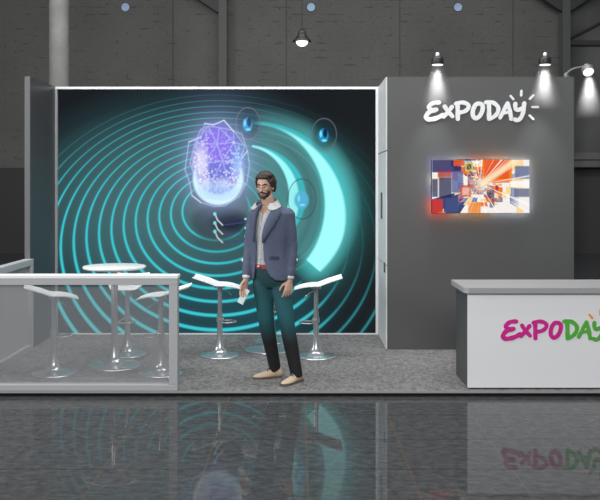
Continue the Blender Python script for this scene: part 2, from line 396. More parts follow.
# ------------------------------------------------------------------ LED screen with its picture
def screen_material(egg_side):
    m = bpy.data.materials.new('screen_picture_left' if egg_side else 'screen_picture_right'); m.use_nodes = True; nt = m.node_tree; nt.nodes.clear()
    tc = nt.nodes.new('ShaderNodeTexCoord'); sp = nt.nodes.new('ShaderNodeSeparateXYZ'); nt.links.new(tc.outputs['Object'], sp.inputs[0])
    k = 860/YB
    u = X(nt, sp.outputs[0])*k+58.0; v = X(nt, sp.outputs[2])*(-k)+89.5      # picture units, origin at the panel's top left corner
    vz = nt.nodes.new('ShaderNodeCombineXYZ'); nt.links.new(u.s, vz.inputs[0]); nt.links.new(v.s, vz.inputs[1])
    c = Col(nt, S(27, 31, 35))
    e = ell(u, v, 190, 225, 190, 140)
    c.mix(S(46, 78, 84), e.below(0.80, 0.55))
    c.mix(S(70, 108, 112), ell(u, v, 165, 205, 120, 85).below(0.75, 0.9))
    c.mix(S(34, 70, 80), ell(u, v, 225, 330, 110, 60).below(0.8, 0.9)*0.7)
    c.mix(S(30, 33, 36), u.above(330, 60)*0.85)
    # concentric rings
    cx, cy, A, B, kk, m0 = 218.4742, 194.5168, 12.3315, 10.0216, 0.4036, 13.7521
    Xx = (u-cx)*(1/A); Yy = (v-cy)*(1/B)
    mm = ((Yy*(-kk))+(Yy*Yy*(kk*kk)+(Xx*Xx+Yy*Yy)*(1-kk*kk)).sqrt())*(1/(1-kk*kk))
    n1 = ((mm*-1.0)+m0)*0.1
    def quad(q): return n1*(n1*q[2]+q[1])+q[0]
    ax = quad((170.949, -133.878, 8.558)); bx = quad((140.811, -112.645, 8.937)); ccx = quad((218.619, -1.571, -0.729)); ccy = quad((252.614, -55.128, 16.719))
    dx = (u-ccx)/ax; dy = (v-ccy)/bx
    s = (dx*dx+dy*dy).sqrt()
    n2 = n1*10.0-(s-1.0)*ax*(1/13.2)
    d = ((n2+0.5).fract()-0.5).abs()
    wd = (v-100)*(0.060/230)+0.050
    if not egg_side: wd = wd-u.above(318, 40)*0.045
    line = ((d-wd)*-9.0+0.5).clamp()
    inten = n2.above(-2.3, 3.6)*n2.below(11.4, 0.2)
    inten = inten*(1.0-(u.above(250, 90)*v.below(285, 60)*0.80))
    inten = inten*(1.0-(u.above(300, 8)*v.below(297, 6)*n2.above(3.6, 0.4)))
    dim = (v-95)*(1/110.0)
    inten = inten*(dim.clamp()*0.6+0.4)
    inten = inten*(1.0-u.above(318, 40)*0.62)*(1.0-u.below(105, 70)*v.below(150, 80)*0.6)
    c.mix(S(60, 196, 207), line*inten)
    c.add(S(40, 150, 160), (d*-7.0).exp()*inten*0.16)
    # turbine disc
    cut = (v-256)-(u-302)*0.882
    keep = cut.below(0, 1.5)
    body = ell(u, v, 256, 206, 100, 96)
    turb = body.below(1.0, 0.12)*u.above(252, 40)*cut.below(10, 30)
    c.mix(S(80, 140, 141), turb*v.above(112, 50)*0.85)
    c.mix(S(40, 58, 62), body.below(0.9, 0.2)*cut.above(8, 16)*v.below(292, 40)*u.above(262, 20)*0.8)
    c.mix(S(62, 100, 104), ((ell(u, v, 252, 202, 60, 66)-1.0).abs().below(0.03, 0.12))*turb*0.6)
    for rr in (0.70, 0.775):
        c.mix(S(120, 170, 170), ((body-rr).abs().below(0.006, 0.012))*u.above(262, 40)*0.35)
    outer = ell(u, v, 254, 208, 92, 86); inner = ell(u, v, 255, 205, 70, 81); bright = ell(u, v, 250, 217, 95.5, 92.5)
    halo = (((outer-1.0).max(0.0)*-10.0).exp())*u.above(268, 30)*inner.above(0.98, 0.1)
    c.mix(S(80, 215, 215), halo*(cut.below(12, 26))*v.above(140, 60)*0.6)
    if not egg_side:
        c.mix(S(66, 190, 196), outer.below(1.0, 0.03)*inner.above(1.0, 0.03)*keep*u.above(254, 6))
        c.mix(S(165, 255, 255), bright.below(1.0, 0.03)*outer.below(1.03, 0.03)*inner.above(1.0, 0.03)*keep*u.above(254, 6))
        o2 = ell(u, v, 246, 197, 60, 52); i2 = ell(u, v, 244, 195, 45, 49); b2 = ell(u, v, 244, 199, 55, 54)
        c.mix(S(66, 190, 196), o2.below(1.0, 0.04)*i2.above(1.0, 0.04)*u.above(250, 6)*keep)
        c.mix(S(160, 252, 252), b2.below(1.0, 0.04)*o2.below(1.03, 0.03)*i2.above(1.0, 0.04)*u.above(250, 6)*keep)
    # floating bubbles
    for bx_, by_, ra, rb, strn in ((248, 123.5, 12, 16, 0.8), (324, 134.5, 12.5, 16, 1.0), (302, 199, 14, 20, 0.9)):
        if egg_side and bx_ > 250: continue
        q = ell(u, v, bx_, by_, ra, rb)
        c.mix(S(30, 50, 62), q.below(0.95, 0.5)*(0.55 if bx_ != 302 else 0.12))
        c.mix(S(120, 110, 125) if bx_ != 302 else S(60, 78, 84), (q-1.0).abs().below(0.03, 0.06)*0.75)
        q2 = ell(u, v, bx_-0.5, by_+1, *((4.8, 6.8) if bx_ != 302 else (7.2, 9.0)))
        c.mix(S(40, 150, 205) if bx_ != 302 else S(90, 180, 215), q2.below(1.0, 0.3)*0.95)
        if bx_ != 302: c.mix(S(20, 45, 75), ell(u, v, bx_+1.2, by_-1.5, 2.2, 4.8).below(1.0, 0.4))
        c.mix(S(120, 230, 255), ell(u, v, bx_-3.2, by_-0.5, 1.2, 3.2).below(1.0, 0.6)*strn)
        c.mix(S(120, 230, 255), ell(u, v, bx_+0.3, by_+6, 2.6, 1.2).below(1.0, 0.6)*strn)
    # dome under the egg
    c.mix(S(78, 98, 106), ell(u, v, 219, 205, 28, 34).below(1.0, 0.12)*v.above(180, 20))
    c.mix(S(52, 64, 72), ell(u, v, 219, 222, 28, 17).below(1.0, 0.3)*0.6)
    c.mix(S(24, 28, 40), ell(u, v, 230, 222, 19, 10).below(0.9, 0.8)*0.9)
    c.mix(S(60, 85, 90), ell(u, v, 215, 242, 24, 10).below(0.9, 0.8)*0.6)
    for yy in (214, 223, 231.5) if egg_side else ():
        q = seg(u, v, 215, yy, 217.5, yy+6).min(seg(u, v, 217.5, yy+6, 222.5, yy+11))
        c.mix(S(190, 205, 205), q.below(0.75, 0.8)*0.9); c.mix(S(120, 215, 225), ell(u, v, 214.8, yy, 1.6, 1.8).below(1.0, 0.6))
        c.mix(S(62, 70, 130), seg(u, v, 225, yy+11, 246, yy+8).below(0.6, 0.8)*0.7)
        c.mix(S(150, 210, 225), ell(u, v, 245.5, yy+5, 1.2, 1.2).below(1.0, 0.6))
    # halo and glowing egg in its wire cage
    eg = ell(u, v, 219, 163, 33, 44)
    c.add(S(150, 165, 215), (((eg-0.85).max(0.0)*-3.0).exp())*0.50*v.below(222, 30))
    if egg_side:
        core = ell(u, v, 217.5, 164, 25, 38)
        c.mix(S(104, 108, 165), ell(u, v, 218, 163, 31, 43).below(1.0, 0.15)*0.35)
        c.mix(S(118, 120, 225), core.below(1.0, 0.2)*0.88)
        c.mix(S(225, 228, 255), ell(u, v, 238, 172, 6, 16).below(0.9, 1.0)*0.5)
        c.mix(S(150, 120, 245), ell(u, v, 216, 145, 17, 18).below(1.0, 0.8)*0.7)
        vo = nt.nodes.new('ShaderNodeTexVoronoi'); vo.inputs['Scale'].default_value = 0.33; nt.links.new(vz.outputs[0], vo.inputs['Vector'])
        dots = X(nt, vo.outputs['Distance']).below(0.38, 0.3)*core.below(0.98, 0.15)
        side = ((u-219)*(1/27.5)).abs()
        c.mix(S(248, 248, 255), dots*(side*0.85+(v-135)*(0.6/70)).clamp())
        c.mix(S(245, 240, 255), ell(u, v, 201, 163, 7, 18).below(0.9, 0.9)*0.7)
        c.mix(S(240, 245, 255), ell(u, v, 206, 184, 5, 6).below(0.9, 0.7)*0.7); c.mix(S(225, 230, 255), ell(u, v, 223, 184, 9, 7).below(0.8, 0.9)*0.55)
        c.mix(S(120, 190, 255), ell(u, v, 238, 162, 7, 17).below(0.9, 0.9)*0.45)
        cres = ell(u, v, 218, 179, 25, 26).below(1.0, 0.10)*ell(u, v, 218, 169, 23, 26).above(0.97, 0.12)
        c.mix(S(215, 248, 255), cres)
        c.mix(S(175, 215, 252), ell(u, v, 218, 191, 19, 8).below(1.0, 0.6)*0.55)
        P = [(204.8, 123.5), (213.5, 124.8), (224, 120.4), (233.6, 131.5), (241.7, 134), (247.5, 151), (249.5, 165), (247, 182), (239, 196.7), (224.7, 206), (214, 206.6), (201, 202.5), (192, 195.5), (189.5, 182), (185, 170), (189, 142), (201, 137)]
        E = [(P[i], P[(i+1) % len(P)]) for i in range(len(P))]
        lat = [math.radians(a) for a in (-58, -30, -2, 26, 54)]; grid = []
        for li, la in enumerate(lat):
            row = []
            for k in range(4):
                lo = math.radians(-68+(k+0.5*(li % 2))*39+((li*37+k*53) % 11-5)*1.6)
                row.append((218+31.5*math.cos(la)*math.sin(lo), 164-42.5*math.sin(la)-3.5*math.cos(la)*math.cos(lo)+((li*29+k*31) % 7-3)*0.6))
            grid.append(row)
        for li, row in enumerate(grid):
            for k in range(3): E.append((row[k], row[k+1]))
            if li < 4:
                nx = grid[li+1]
                for k in range(4):
                    E.append((row[k], nx[k]))
                    if li % 2 == 0 and k > 0: E.append((row[k], nx[k-1]))
                    if li % 2 == 1 and k < 3: E.append((row[k], nx[k+1]))
        q = None
        for (a, b) in E:
            dd = seg(u, v, a[0], a[1], b[0], b[1]); q = dd if q is None else q.min(dd)
        c.mix(S(196, 206, 240), q.below(0.45, 1.0)*0.58)
        c.add(S(120, 130, 200), (q*-0.9).exp()*0.16)
        for a, b in ((P[0], P[1]), (P[1], P[2]), (P[2], P[3]), (P[16], P[15]), (P[11], P[12]), (P[5], (242, 158))):
            c.mix(S(230, 235, 250), seg(u, v, a[0], a[1], b[0], b[1]).below(0.55, 1.0)*0.7)
    em = nt.nodes.new('ShaderNodeEmission'); nt.links.new(c.s, em.inputs[0]); em.inputs[1].default_value = 1.0
    o = nt.nodes.new('ShaderNodeOutputMaterial'); nt.links.new(em.outputs[0], o.inputs[0])
    try: m.cycles.emission_sampling = 'NONE'
    except Exception: pass
    return m
SX0 = (58-300)*YB/860; SX1 = (375.5-300)*YB/860; SZ1 = CAMZ+(186-89.5)*YB/860; SZ0 = PZ+0.012
t = thing('screen_wall', 'huge luminous screen showing cyan rings and a glowing violet egg, forming the back of the stand', 'screen', (SX0, YB, SZ1))
W_, H_ = SX1-SX0, SZ1-SZ0
bm = bmesh.new(); box(bm, 0, W_, 0.0, 0.04, -H_, 0); 
cutx = (252-58)*YB/860
bmesh.ops.bisect_plane(bm, geom=list(bm.verts)+list(bm.edges)+list(bm.faces), plane_co=(cutx, 0, 0), plane_no=(1, 0, 0))
for f in bm.faces: f.material_index = 1 if f.calc_center_median().x > cutx else 0
o = obj('display', bm, screen_material(True), t); o.data.materials.append(screen_material(False))
M_wf = mat('white_aluminium', S(225, 227, 230), 0.3)
bm = bmesh.new(); box(bm, -0.026, W_+0.03, -0.03, 0.05, 0.001, 0.028); obj('top_frame', bm, M_wf, t)
bm = bmesh.new(); box(bm, -0.026, -0.0005, -0.03, 0.05, -H_-0.012, 0.0005); obj('side_frame', bm, mat('grey_aluminium', S(158, 160, 163), 0.35), t)
bm = bmesh.new(); box(bm, W_+0.0005, W_+0.028, -0.03, 0.05, -H_-0.012, 0.0005); obj('side_frame', bm, M_wf, t)
bm = bmesh.new(); box(bm, 0, W_, -0.03, 0.05, -H_-0.012, -H_-0.0005); obj('bottom_frame', bm, M_wf, t)
bm = bmesh.new(); box(bm, -0.02, W_+0.02, 0.0505, 0.12, -H_-0.012, 0.02); obj('rear_casing', bm, M_black, t)

# ------------------------------------------------------------------ television with backlight
def tv_material():
    m = bpy.data.materials.new('television_picture'); m.use_nodes = True; nt = m.node_tree; nt.nodes.clear()
    tc = nt.nodes.new('ShaderNodeTexCoord'); sp = nt.nodes.new('ShaderNodeSeparateXYZ'); nt.links.new(tc.outputs['Object'], sp.inputs[0])
    x = X(nt, sp.outputs[0]); y = X(nt, sp.outputs[2])
    px = (x+0.005)*1.9; py = (y-0.02)*1.9                      # vanishing point near the middle
    ch = px.abs().max(py.abs()*1.25)+0.02
    lat = (py-px)/ch; dep = ch.log()*2.6
    def cells(sa, sb, seed):
        cmb = nt.nodes.new('ShaderNodeCombineXYZ')
        a = (px/ch*sa+py/ch*sa*0.9+seed).floor(); b = (dep*sb+seed).floor()
        nt.links.new(a.s, cmb.inputs[0]); nt.links.new(b.s, cmb.inputs[1])
        cmb.inputs[2].default_value = seed
        wn = nt.nodes.new('ShaderNodeTexWhiteNoise'); wn.noise_dimensions = '3D'; nt.links.new(cmb.outputs[0], wn.inputs[0])
        return X(nt, wn.outputs['Value'])
    c = Col(nt, S(245, 240, 235))
    r1 = cells(2.4, 1.0, 3.0); r2 = cells(4.5, 1.6, 8.0); r3 = cells(9, 1.9, 5.0)
    left = px.below(-0.05, 0.3)
    c.mix(S(235, 120, 50), r1.below(0.22, 0.01)*ch.below(0.55, 0.05))
    c.mix(S(60, 70, 120), r1.above(0.55, 0.01)*left)
    c.mix(S(120, 130, 170), r1.above(0.82, 0.01)*ch.below(0.7, 0.2))
    c.mix(S(250, 215, 150), r2.below(0.22, 0.01))
    c.mix(S(190, 55, 50), r2.above(0.92, 0.01)*ch.below(0.5, 0.05))
    c.mix(S(60, 68, 110), r3.above(0.93, 0.01)*ch.below(0.35, 0.1))
    c.mix(S(240, 150, 70), r3.below(0.09, 0.01)*ch.below(0.4, 0.1))
    def rect(x0, x1, y0, y1, soft=0.012):                      # picture fractions, from the top left
        X0, X1 = (x0-0.5)*0.985, (x1-0.5)*0.985; Y0, Y1 = (0.5-y1)*0.54, (0.5-y0)*0.54
        return x.above(X0, soft)*x.below(X1, soft)*y.above(Y0, soft)*y.below(Y1, soft)
    c.mix(S(52, 48, 105), rect(0.0, 0.30, 0.0, 0.24)*0.95)
    c.mix(S(40, 50, 92), rect(0.07, 0.20, 0.33, 0.72)*0.9); c.mix(S(92, 108, 160), rect(0.20, 0.32, 0.22, 0.62)*0.9)
    c.mix(S(200, 60, 55), rect(0.0, 0.11, 0.74, 1.0)*0.95); c.mix(S(175, 60, 70), rect(0.06, 0.2, 0.22, 0.33)*0.9)
    c.mix(S(52, 70, 115), rect(0.0, 0.06, 0.36, 0.7)*0.9); c.mix(S(70, 84, 130), rect(0.14, 0.27, 0.72, 0.98)*0.85)
    c.mix(S(240, 130, 40), rect(0.515, 0.82, 0.0, 0.44)); c.mix(S(232, 88, 40), rect(0.535, 0.79, 0.0, 0.36)*0.9)
    ray = seg(x, y, 0.02, 0.03, 0.36, 0.27)
    c.mix(S(255, 235, 190), ray.below(0.03, 0.035)*0.85)
    c.mix(S(95, 110, 150), rect(0.85, 1.0, 0.12, 0.36)*0.9); c.mix(S(255, 250, 240), rect(0.80, 1.0, 0.40, 0.52)*0.9); c.mix(S(105, 110, 140), rect(0.84, 1.0, 0.54, 0.70)*0.9)
    c.mix(S(240, 145, 50), rect(0.37, 0.50, 0.80, 1.0)*0.95); c.mix(S(205, 80, 50), rect(0.29, 0.40, 0.48, 0.70)*0.9); c.mix(S(240, 190, 170), rect(0.31, 0.38, 0.52, 0.66)*0.8)
    c.mix(S(225, 200, 60), rect(0.34, 0.42, 0.05, 0.22)*0.9); c.mix(S(60, 66, 60), rect(0.355, 0.405, 0.08, 0.19)*0.9); c.mix(S(220, 90, 40), rect(0.22, 0.33, 0.0, 0.12)*0.9)
    c.mix(S(60, 66, 100), rect(0.56, 0.64, 0.56, 0.72)*0.85); c.mix(S(66, 74, 110), rect(0.59, 0.64, 0.78, 0.90)*0.8)
    # light streaks
    st = nt.nodes.new('ShaderNodeTexNoise'); st.noise_dimensions = '1D'; st.inputs['Scale'].default_value = 9
    ang = nt.nodes.new('ShaderNodeMath'); ang.operation = 'ARCTAN2'; nt.links.new(py.s, ang.inputs[0]); nt.links.new(px.s, ang.inputs[1])
    nt.links.new(ang.outputs[0], st.inputs['W'])
    c.mix(S(255, 255, 255), X(nt, st.outputs['Fac']).above(0.62, 0.12)*px.above(-0.2, 0.5)*ch.above(0.12, 0.2)*0.85)
    c.mix(S(255, 250, 235), ell(px, py, 0.02, -0.02, 0.22, 0.16).below(0.6, 1.2)*0.45)
    em = nt.nodes.new('ShaderNodeEmission'); nt.links.new(c.s, em.inputs[0]); em.inputs[1].default_value = 1.0
    o = nt.nodes.new('ShaderNodeOutputMaterial'); nt.links.new(em.outputs[0], o.inputs[0])
    try: m.cycles.emission_sampling = 'NONE'
    except Exception: pass
    return m
TVX = (480.7-300)*8.70/860; TVZ = CAMZ+(186-186.3)*8.70/860
t = thing('television', 'wall-mounted television with a colourful orange and blue city picture and glowing backlight', 'television', (TVX, 8.70, TVZ))
bm = bmesh.new(); box(bm, -0.4925, 0.4925, -0.004, 0.0, -0.27, 0.27); obj('picture_screen', bm, tv_material(), t)
bm = bmesh.new(); box(bm, -0.497, 0.497, 0.0005, 0.03, -0.2745, 0.2745, 0.003); obj('casing', bm, M_black, t)
bm = bmesh.new(); box(bm, -0.12, 0.12, 0.0305, 0.08, -0.1, 0.1); obj('wall_bracket', bm, M_black, t)
def glow(x, z, lx, lz, col, pw):
    m = emit('backlight_strip', col, pw*4)
    bm = bmesh.new(); box(bm, x-lx/2, x+lx/2, 0.031, 0.040, z-lz/2, z+lz/2)
    o = obj('backlight_strip', bm, m, t)
for i, (col, pw) in enumerate((((0.25, 0.25, 0.6), 5), ((0.8, 0.75, 0.8), 5), ((1.0, 0.25, 0.08), 7), ((1.0, 0.55, 0.3), 8), ((0.8, 0.8, 0.85), 5))):
    glow(-0.40+i*0.2, 0.262, 0.19, 0.012, col, pw)
for i, (col, pw) in enumerate((((1.0, 0.12, 0.05), 8), ((1.0, 0.6, 0.4), 7), ((1.0, 0.45, 0.12), 7), ((0.75, 0.75, 0.8), 6), ((0.8, 0.8, 0.9), 6))):
    glow(-0.40+i*0.2, -0.262, 0.19, 0.012, col, pw)
for i, (col, pw) in enumerate((((1.0, 0.1, 0.05), 8), ((0.2, 0.3, 0.6), 5), ((0.9, 0.85, 0.9), 5), ((0.2, 0.2, 0.5), 5))):
    glow(-0.484, -0.19+i*0.127, 0.012, 0.12, col, pw)
for i, (col, pw) in enumerate((((0.8, 0.85, 1.0), 7), ((0.9, 0.9, 1.0), 7), ((0.85, 0.85, 0.9), 7), ((0.9, 0.8, 0.75), 6))):
    glow(0.484, -0.19+i*0.127, 0.012, 0.12, col, pw)

# ------------------------------------------------------------------ the lettering EXPODAY (brush strokes as solid letters)
def smooth_line(p, n=6):
    out = []
    P = [p[0]]+list(p)+[p[-1]]
    for i in range(1, len(P)-2):
        a, b, c_, d_ = [Vector(q) for q in (P[i-1], P[i], P[i+1], P[i+2])]
        for k in range(n):
            s = k/n
            out.append(0.5*((2*b)+(-a+c_)*s+(2*a-5*b+4*c_-d_)*s*s+(-a+3*b-3*c_+d_)*s**3))
    out.append(Vector(p[-1])); return out
LET = [  # (letter, strokes): points in drawing units, and stroke half width
    ('E', [([(110, 104), (86, 106), (68, 117), (64, 130), (76, 138), (98, 137)], 9), ([(92, 139), (66, 148), (52, 164), (53, 178), (70, 182), (98, 176), (128, 162)], 9.5)]),
    ('x', [([(136, 122), (150, 143), (172, 168)], 8.5), ([(170, 124), (152, 148), (132, 170)], 8.5)]),
    ('P', [([(196, 112), (196, 145), (197, 180)], 9), ([(188, 110), (216, 104), (243, 113), (244, 132), (226, 146), (202, 151)], 8.5)]),
    ('O', [([(300, 110), (282, 112), (268, 135), (266, 162), (278, 177), (296, 168), (309, 144), (311, 120), (300, 110)], 9)]),
    ('D', [([(340, 112), (341, 145), (341, 178)], 9), ([(326, 104), (356, 104), (380, 122), (382, 146), (366, 168), (341, 180)], 8.5)]),
    ('A', [([(392, 174), (408, 142), (426, 108)], 8), ([(426, 108), (436, 140), (443, 180)], 8.5), ([(408, 154), (424, 150), (440, 150)], 6.5)]),
    ('Y', [([(462, 110), (462, 128), (472, 140), (490, 132)], 8.5), ([(503, 108), (500, 140), (490, 170), (474, 186), (458, 182)], 8.5)]),
    ('ray', [([(440, 74), (453, 89)], 4.5)]), ('ray', [([(490, 50), (489, 72)], 4.5)]), ('ray', [([(545, 71), (529, 88)], 4.5)]),
    ('ray', [([(541, 125), (566, 125)], 4.5)]), ('ray', [([(528, 164), (545, 181)], 4.5)])]
def letter_mesh(strokes, sc, ox, oz, y0, y1):
    bm = bmesh.new(); y0 -= 0.00023*(int(strokes[0][0][0][0]) % 7)
    for si, (pts, hw_) in enumerate(strokes):
        P = smooth_line(pts) if len(pts) > 2 else [Vector(p) for p in pts]
        P = [Vector(((p.x-ox)*sc, (oz-p.y)*sc)) for p in P]; h = hw_*1.08*sc; e = 0.0004*si
        L, R = [], []
        loop = (P[0]-P[-1]).length < 1e-6
        if loop: P = P[:-1]
        for i, p in enumerate(P):
            d = (P[(i+1) % len(P)]-P[i-1]) if loop else (P[min(i+1, len(P)-1)]-P[max(i-1, 0)])
            d.normalize(); nn = Vector((-d.y, d.x))
            wob = 1 if loop else 1+0.07*math.sin(i*0.9+si)
            L.append(p+nn*h*wob); R.append(p-nn*h*wob)
        # continuous ribbon as solid
        rows = []
        for l, r in zip(L, R):
            rows.append([bm.verts.new((l.x, y0-e, l.y)), bm.verts.new((r.x, y0-e, r.y)), bm.verts.new((r.x, y1, r.y)), bm.verts.new((l.x, y1, l.y))])
        for a, b in list(zip(rows, rows[1:]))+([(rows[-1], rows[0])] if loop else []):
            for k in range(4): bm.faces.new((a[k], a[(k+1) % 4], b[(k+1) % 4], b[k]))
        if loop: continue
        bm.faces.new(list(reversed(rows[0]))); bm.faces.new(rows[-1])
        for c_, rad in ((P[0], h), (P[-1], h)):
            lathe(bm, [(rad, y0-e*1.5-0.0001), (rad, y1)], 16, origin=(0, 0, 0), M=Matrix(((1, 0, 0), (0, 0, 1), (0, 1, 0))))
            for v_ in list(bm.verts)[-32:]: v_.co += Vector((c_.x, 0, c_.y))
    return bm
M_let = mat('white_letter_acrylic', S(236, 237, 240), 0.4)
sc = (8.78/860)/4.615
t = thing('wall_lettering', 'white brush lettering reading EXPODAY with a rising sun, on the charcoal wall', 'sign', ((415-300+275/4.615)*8.78/860, 8.78, CAMZ+(186-80-145/4.615)*8.78/860))
for nm, st in LET:
    obj('letter' if nm != 'ray' else 'sun_ray', letter_mesh(st, sc, 275, 145, -0.014, -0.001), M_let, t)

# ------------------------------------------------------------------ spotlights on arms over the charcoal wall
M_lens = emit('lamp_lens', (1, 0.98, 0.95), 1.6)
M_lampgrey = mat('lamp_grey', S(120, 121, 124), 0.4, metal=0.3)
def haze_material():
    m = bpy.data.materials.new('thin_haze'); m.use_nodes = True; nt = m.node_tree; nt.nodes.clear()
    tc = nt.nodes.new('ShaderNodeTexCoord'); sp = nt.nodes.new('ShaderNodeSeparateXYZ'); nt.links.new(tc.outputs['Object'], sp.inputs[0])
    x = X(nt, sp.outputs[0]); y = X(nt, sp.outputs[1]); z = X(nt, sp.outputs[2])
    r = (x*x+y*y).sqrt()
    rn = r/(z*-0.27+0.075)
    dens = (1.0-rn*rn).clamp()*z.above(-0.22, 0.40)*(z*-4.0+0.25).clamp()*HAZE
    v = nt.nodes.new('ShaderNodeVolumeScatter'); v.inputs[0].default_value = (0.95, 0.95, 0.95, 1); nt.links.new(dens.s, v.inputs['Density'])
    o = nt.nodes.new('ShaderNodeOutputMaterial'); nt.links.new(v.outputs[0], o.inputs['Volume'])
    return m
HAZE = 3.0
M_haze = haze_material()
def spotlight(bx, by, hx, hy, hz, label, tilt=0.0, arm_mid=None, power=60, aim=(0, 0.12, -1)):
    t = thing('spotlight', label, 'spotlight', (bx, by, WT), group='spotlights on the top of the stand wall')
    h = Vector((hx-bx, hy-by, hz-WT))
    bm = bmesh.new(); box(bm, -0.035, 0.035, -0.03, 0.03, 0.0, 0.02, 0.004); lathe(bm, [(0.022, 0.02), (0.022, 0.05), (0.015, 0.06)], 16); obj('base_clamp', bm, M_lampgrey, t, smooth=True, angle=40)
    bm = bmesh.new()
    mid = Vector((h.x*0.5, h.y*0.5, h.z*0.75+0.05))
    tube(bm, smooth_line([(0, 0, 0.05), tuple(mid*0.6+Vector((0, 0, 0.03))), tuple(h*0.75+Vector((0, 0, 0.055))), tuple(h+Vector((0, 0, 0.06)))], 6), 0.009, 10, ref=Vector((1, 0.3, 0)))
    obj('arm', bm, M_lampgrey, t, smooth=True)
    R = Matrix.Rotation(tilt, 3, 'X')
    bm = bmesh.new(); lathe(bm, [(0.060, -0.035), (0.062, -0.03), (0.062, 0.015), (0.050, 0.035), (0.03, 0.045), (0.004, 0.045)], 28, origin=h, M=R); obj('lamp_head', bm, M_black if tilt == 0 else M_lampgrey, t, smooth=True, angle=40)
    bm = bmesh.new(); lathe(bm, [(0.014, 0.045), (0.018, 0.055), (0.018, 0.075), (0.01, 0.085)], 16, origin=h, M=R); obj('cap', bm, M_let, t, smooth=True)
    bm = bmesh.new(); lathe(bm, [(0.052, -0.042), (0.054, -0.036)], 24, origin=h, M=R); obj('lens', bm, M_lens, t)
    d = bpy.data.lights.new('spotlight_beam', 'SPOT'); d.energy = power; d.spot_size = math.radians(52); d.spot_blend = 1.0; d.shadow_soft_size = 0.03
    lo = bpy.data.objects.new('spotlight_beam', d); C.objects.link(lo); lo.parent = t
    lo.location = h+R @ Vector((0, 0, -0.06)); lo.rotation_euler = Vector(aim).to_track_quat('-Z', 'Y').to_euler()
    bm = bmesh.new()
    q = Vector(aim).normalized()
    bmh = bmesh.new(); lathe(bmh, [(0.07, -0.0), (0.155 if tilt else 0.19, -0.44)], 24)
    hz_ = obj('light_haze', bmh, M_haze); hz_.location = Vector((bx, by, WT))+h+R @ Vector((0, 0, -0.055))+Vector((0, 0, -0.045 if tilt else -0.0))
    tag(hz_, 'faint hazy beam of light under the ' + label.split(' spotlight')[0] + ' spotlight', 'haze', kind='stuff')
spotlight((433-300)*8.82/860, 8.82, (437.5-300)*8.50/860, 8.50, CAMZ+(186-61)*8.50/860, 'black arm spotlight over the first letters of the white lettering', power=62)
spotlight((540-300)*8.82/860, 8.82, (545-300)*8.50/860, 8.50, CAMZ+(186-61)*8.50/860, 'black arm spotlight over the sun of the white lettering', power=62)
spotlight((566-300)*8.95/860, 8.95, (587-300)*8.95/860, 8.93, CAMZ+(186-70)*8.95/860, 'grey arm spotlight reaching past the right end of the charcoal wall', tilt=-0.75, power=62, aim=(0, 0.0, -1))

# ------------------------------------------------------------------ fence
fh = 0.93; FX1 = (177.5-300)*7.0/860; FX0 = -2.80
t = thing('front_fence', 'low white framed fence with smoked clear pane along the front left edge', 'fence', ((FX0+FX1)/2, 7.045, PZ))
hw = (FX1-FX0)/2
bm = bmesh.new(); box(bm, -hw, hw, -0.045, 0.075, fh-0.066, fh-0.0125, 0.002); obj('top_rail', bm, M_frame, t)
bm = bmesh.new(); box(bm, -hw, hw, -0.047, 0.12, fh-0.012, fh+0.010); obj('cap', bm, M_rail_lit, t)['label'] = 'added white strip for the lit top of the rail'  # added strip: the rail's lit top put into a whiter colour
bm = bmesh.new(); box(bm, -hw, hw, -0.045, 0.045, 0.002, 0.052, 0.004); obj('bottom_rail', bm, M_frame, t)
bm = bmesh.new(); box(bm, hw-0.07, hw, -0.044, 0.045, 0.0525, fh-0.0665, 0.003); obj('post', bm, M_frame, t)
bm = bmesh.new(); box(bm, -hw, -hw+0.07, -0.044, 0.045, 0.0525, fh-0.0665, 0.003); obj('post', bm, M_frame, t)
bm = bmesh.new(); box(bm, -hw+0.0705, hw-0.0705, -0.008, 0.0, 0.0525, fh-0.0665); obj('pane', bm, M_pane, t)
t = thing('side_fence', 'low white framed fence with frosted pane running back along the left side', 'fence', (-2.755, 7.95, PZ))
bm = bmesh.new(); box(bm, -0.045, 0.045, -0.78, 0.80, fh-0.066, fh, 0.004); obj('top_rail', bm, M_frame, t)
bm = bmesh.new(); box(bm, -0.045, 0.045, -0.78, 0.80, 0.002, 0.068, 0.004); obj('bottom_rail', bm, M_frame, t)
bm = bmesh.new(); box(bm, -0.045, 0.045, 0.73, 0.80, 0.0685, fh-0.0665, 0.003); obj('post', bm, M_frame, t)
bm = bmesh.new(); box(bm, -0.004, 0.004, -0.78, 0.7295, 0.0685, fh-0.0665); obj('pane', bm, M_pane_side, t)

# ------------------------------------------------------------------ counter
Yc = 7.07; kc = Yc/860
cx0 = (468-300)*kc; cx1 = cx0+1.62
t = thing('reception_counter', 'white reception counter with magenta and green EXPODAY lettering on its front', 'counter', (cx0, Yc, PZ))
Wc = cx1-cx0; ch_ = 0.788
bm = bmesh.new(); box(bm, 0.0, Wc, 0, 0.03, 0.012, ch_); obj('front_panel', bm, M_white, t)
bm = bmesh.new(); box(bm, 0.004, 0.03, 0.0305, 0.56, 0.0, ch_); o = obj('side_panel', bm, mat('dark_side_laminate', S(74, 75, 76), 0.5, vary=(2, 0.03)), t); o['label'] = 'dark grey side panel'
bm = bmesh.new(); box(bm, Wc-0.03, Wc-0.004, 0.0305, 0.56, 0.0, ch_); obj('side_panel', bm, bpy.data.materials['dark_side_laminate'], t)
bm = bmesh.new(); box(bm, 0.0305, Wc-0.0305, 0.54, 0.56, 0.0, ch_); obj('back_panel', bm, bpy.data.materials['dark_side_laminate'], t)
bm = bmesh.new()
ov = 0.035
poly = [(-ov, 0.60), (-ov, -ov+0.035), (-ov+0.035, -ov-0.0), (Wc+ov-0.035, -ov), (Wc+ov, -ov+0.035), (Wc+ov, 0.60)]
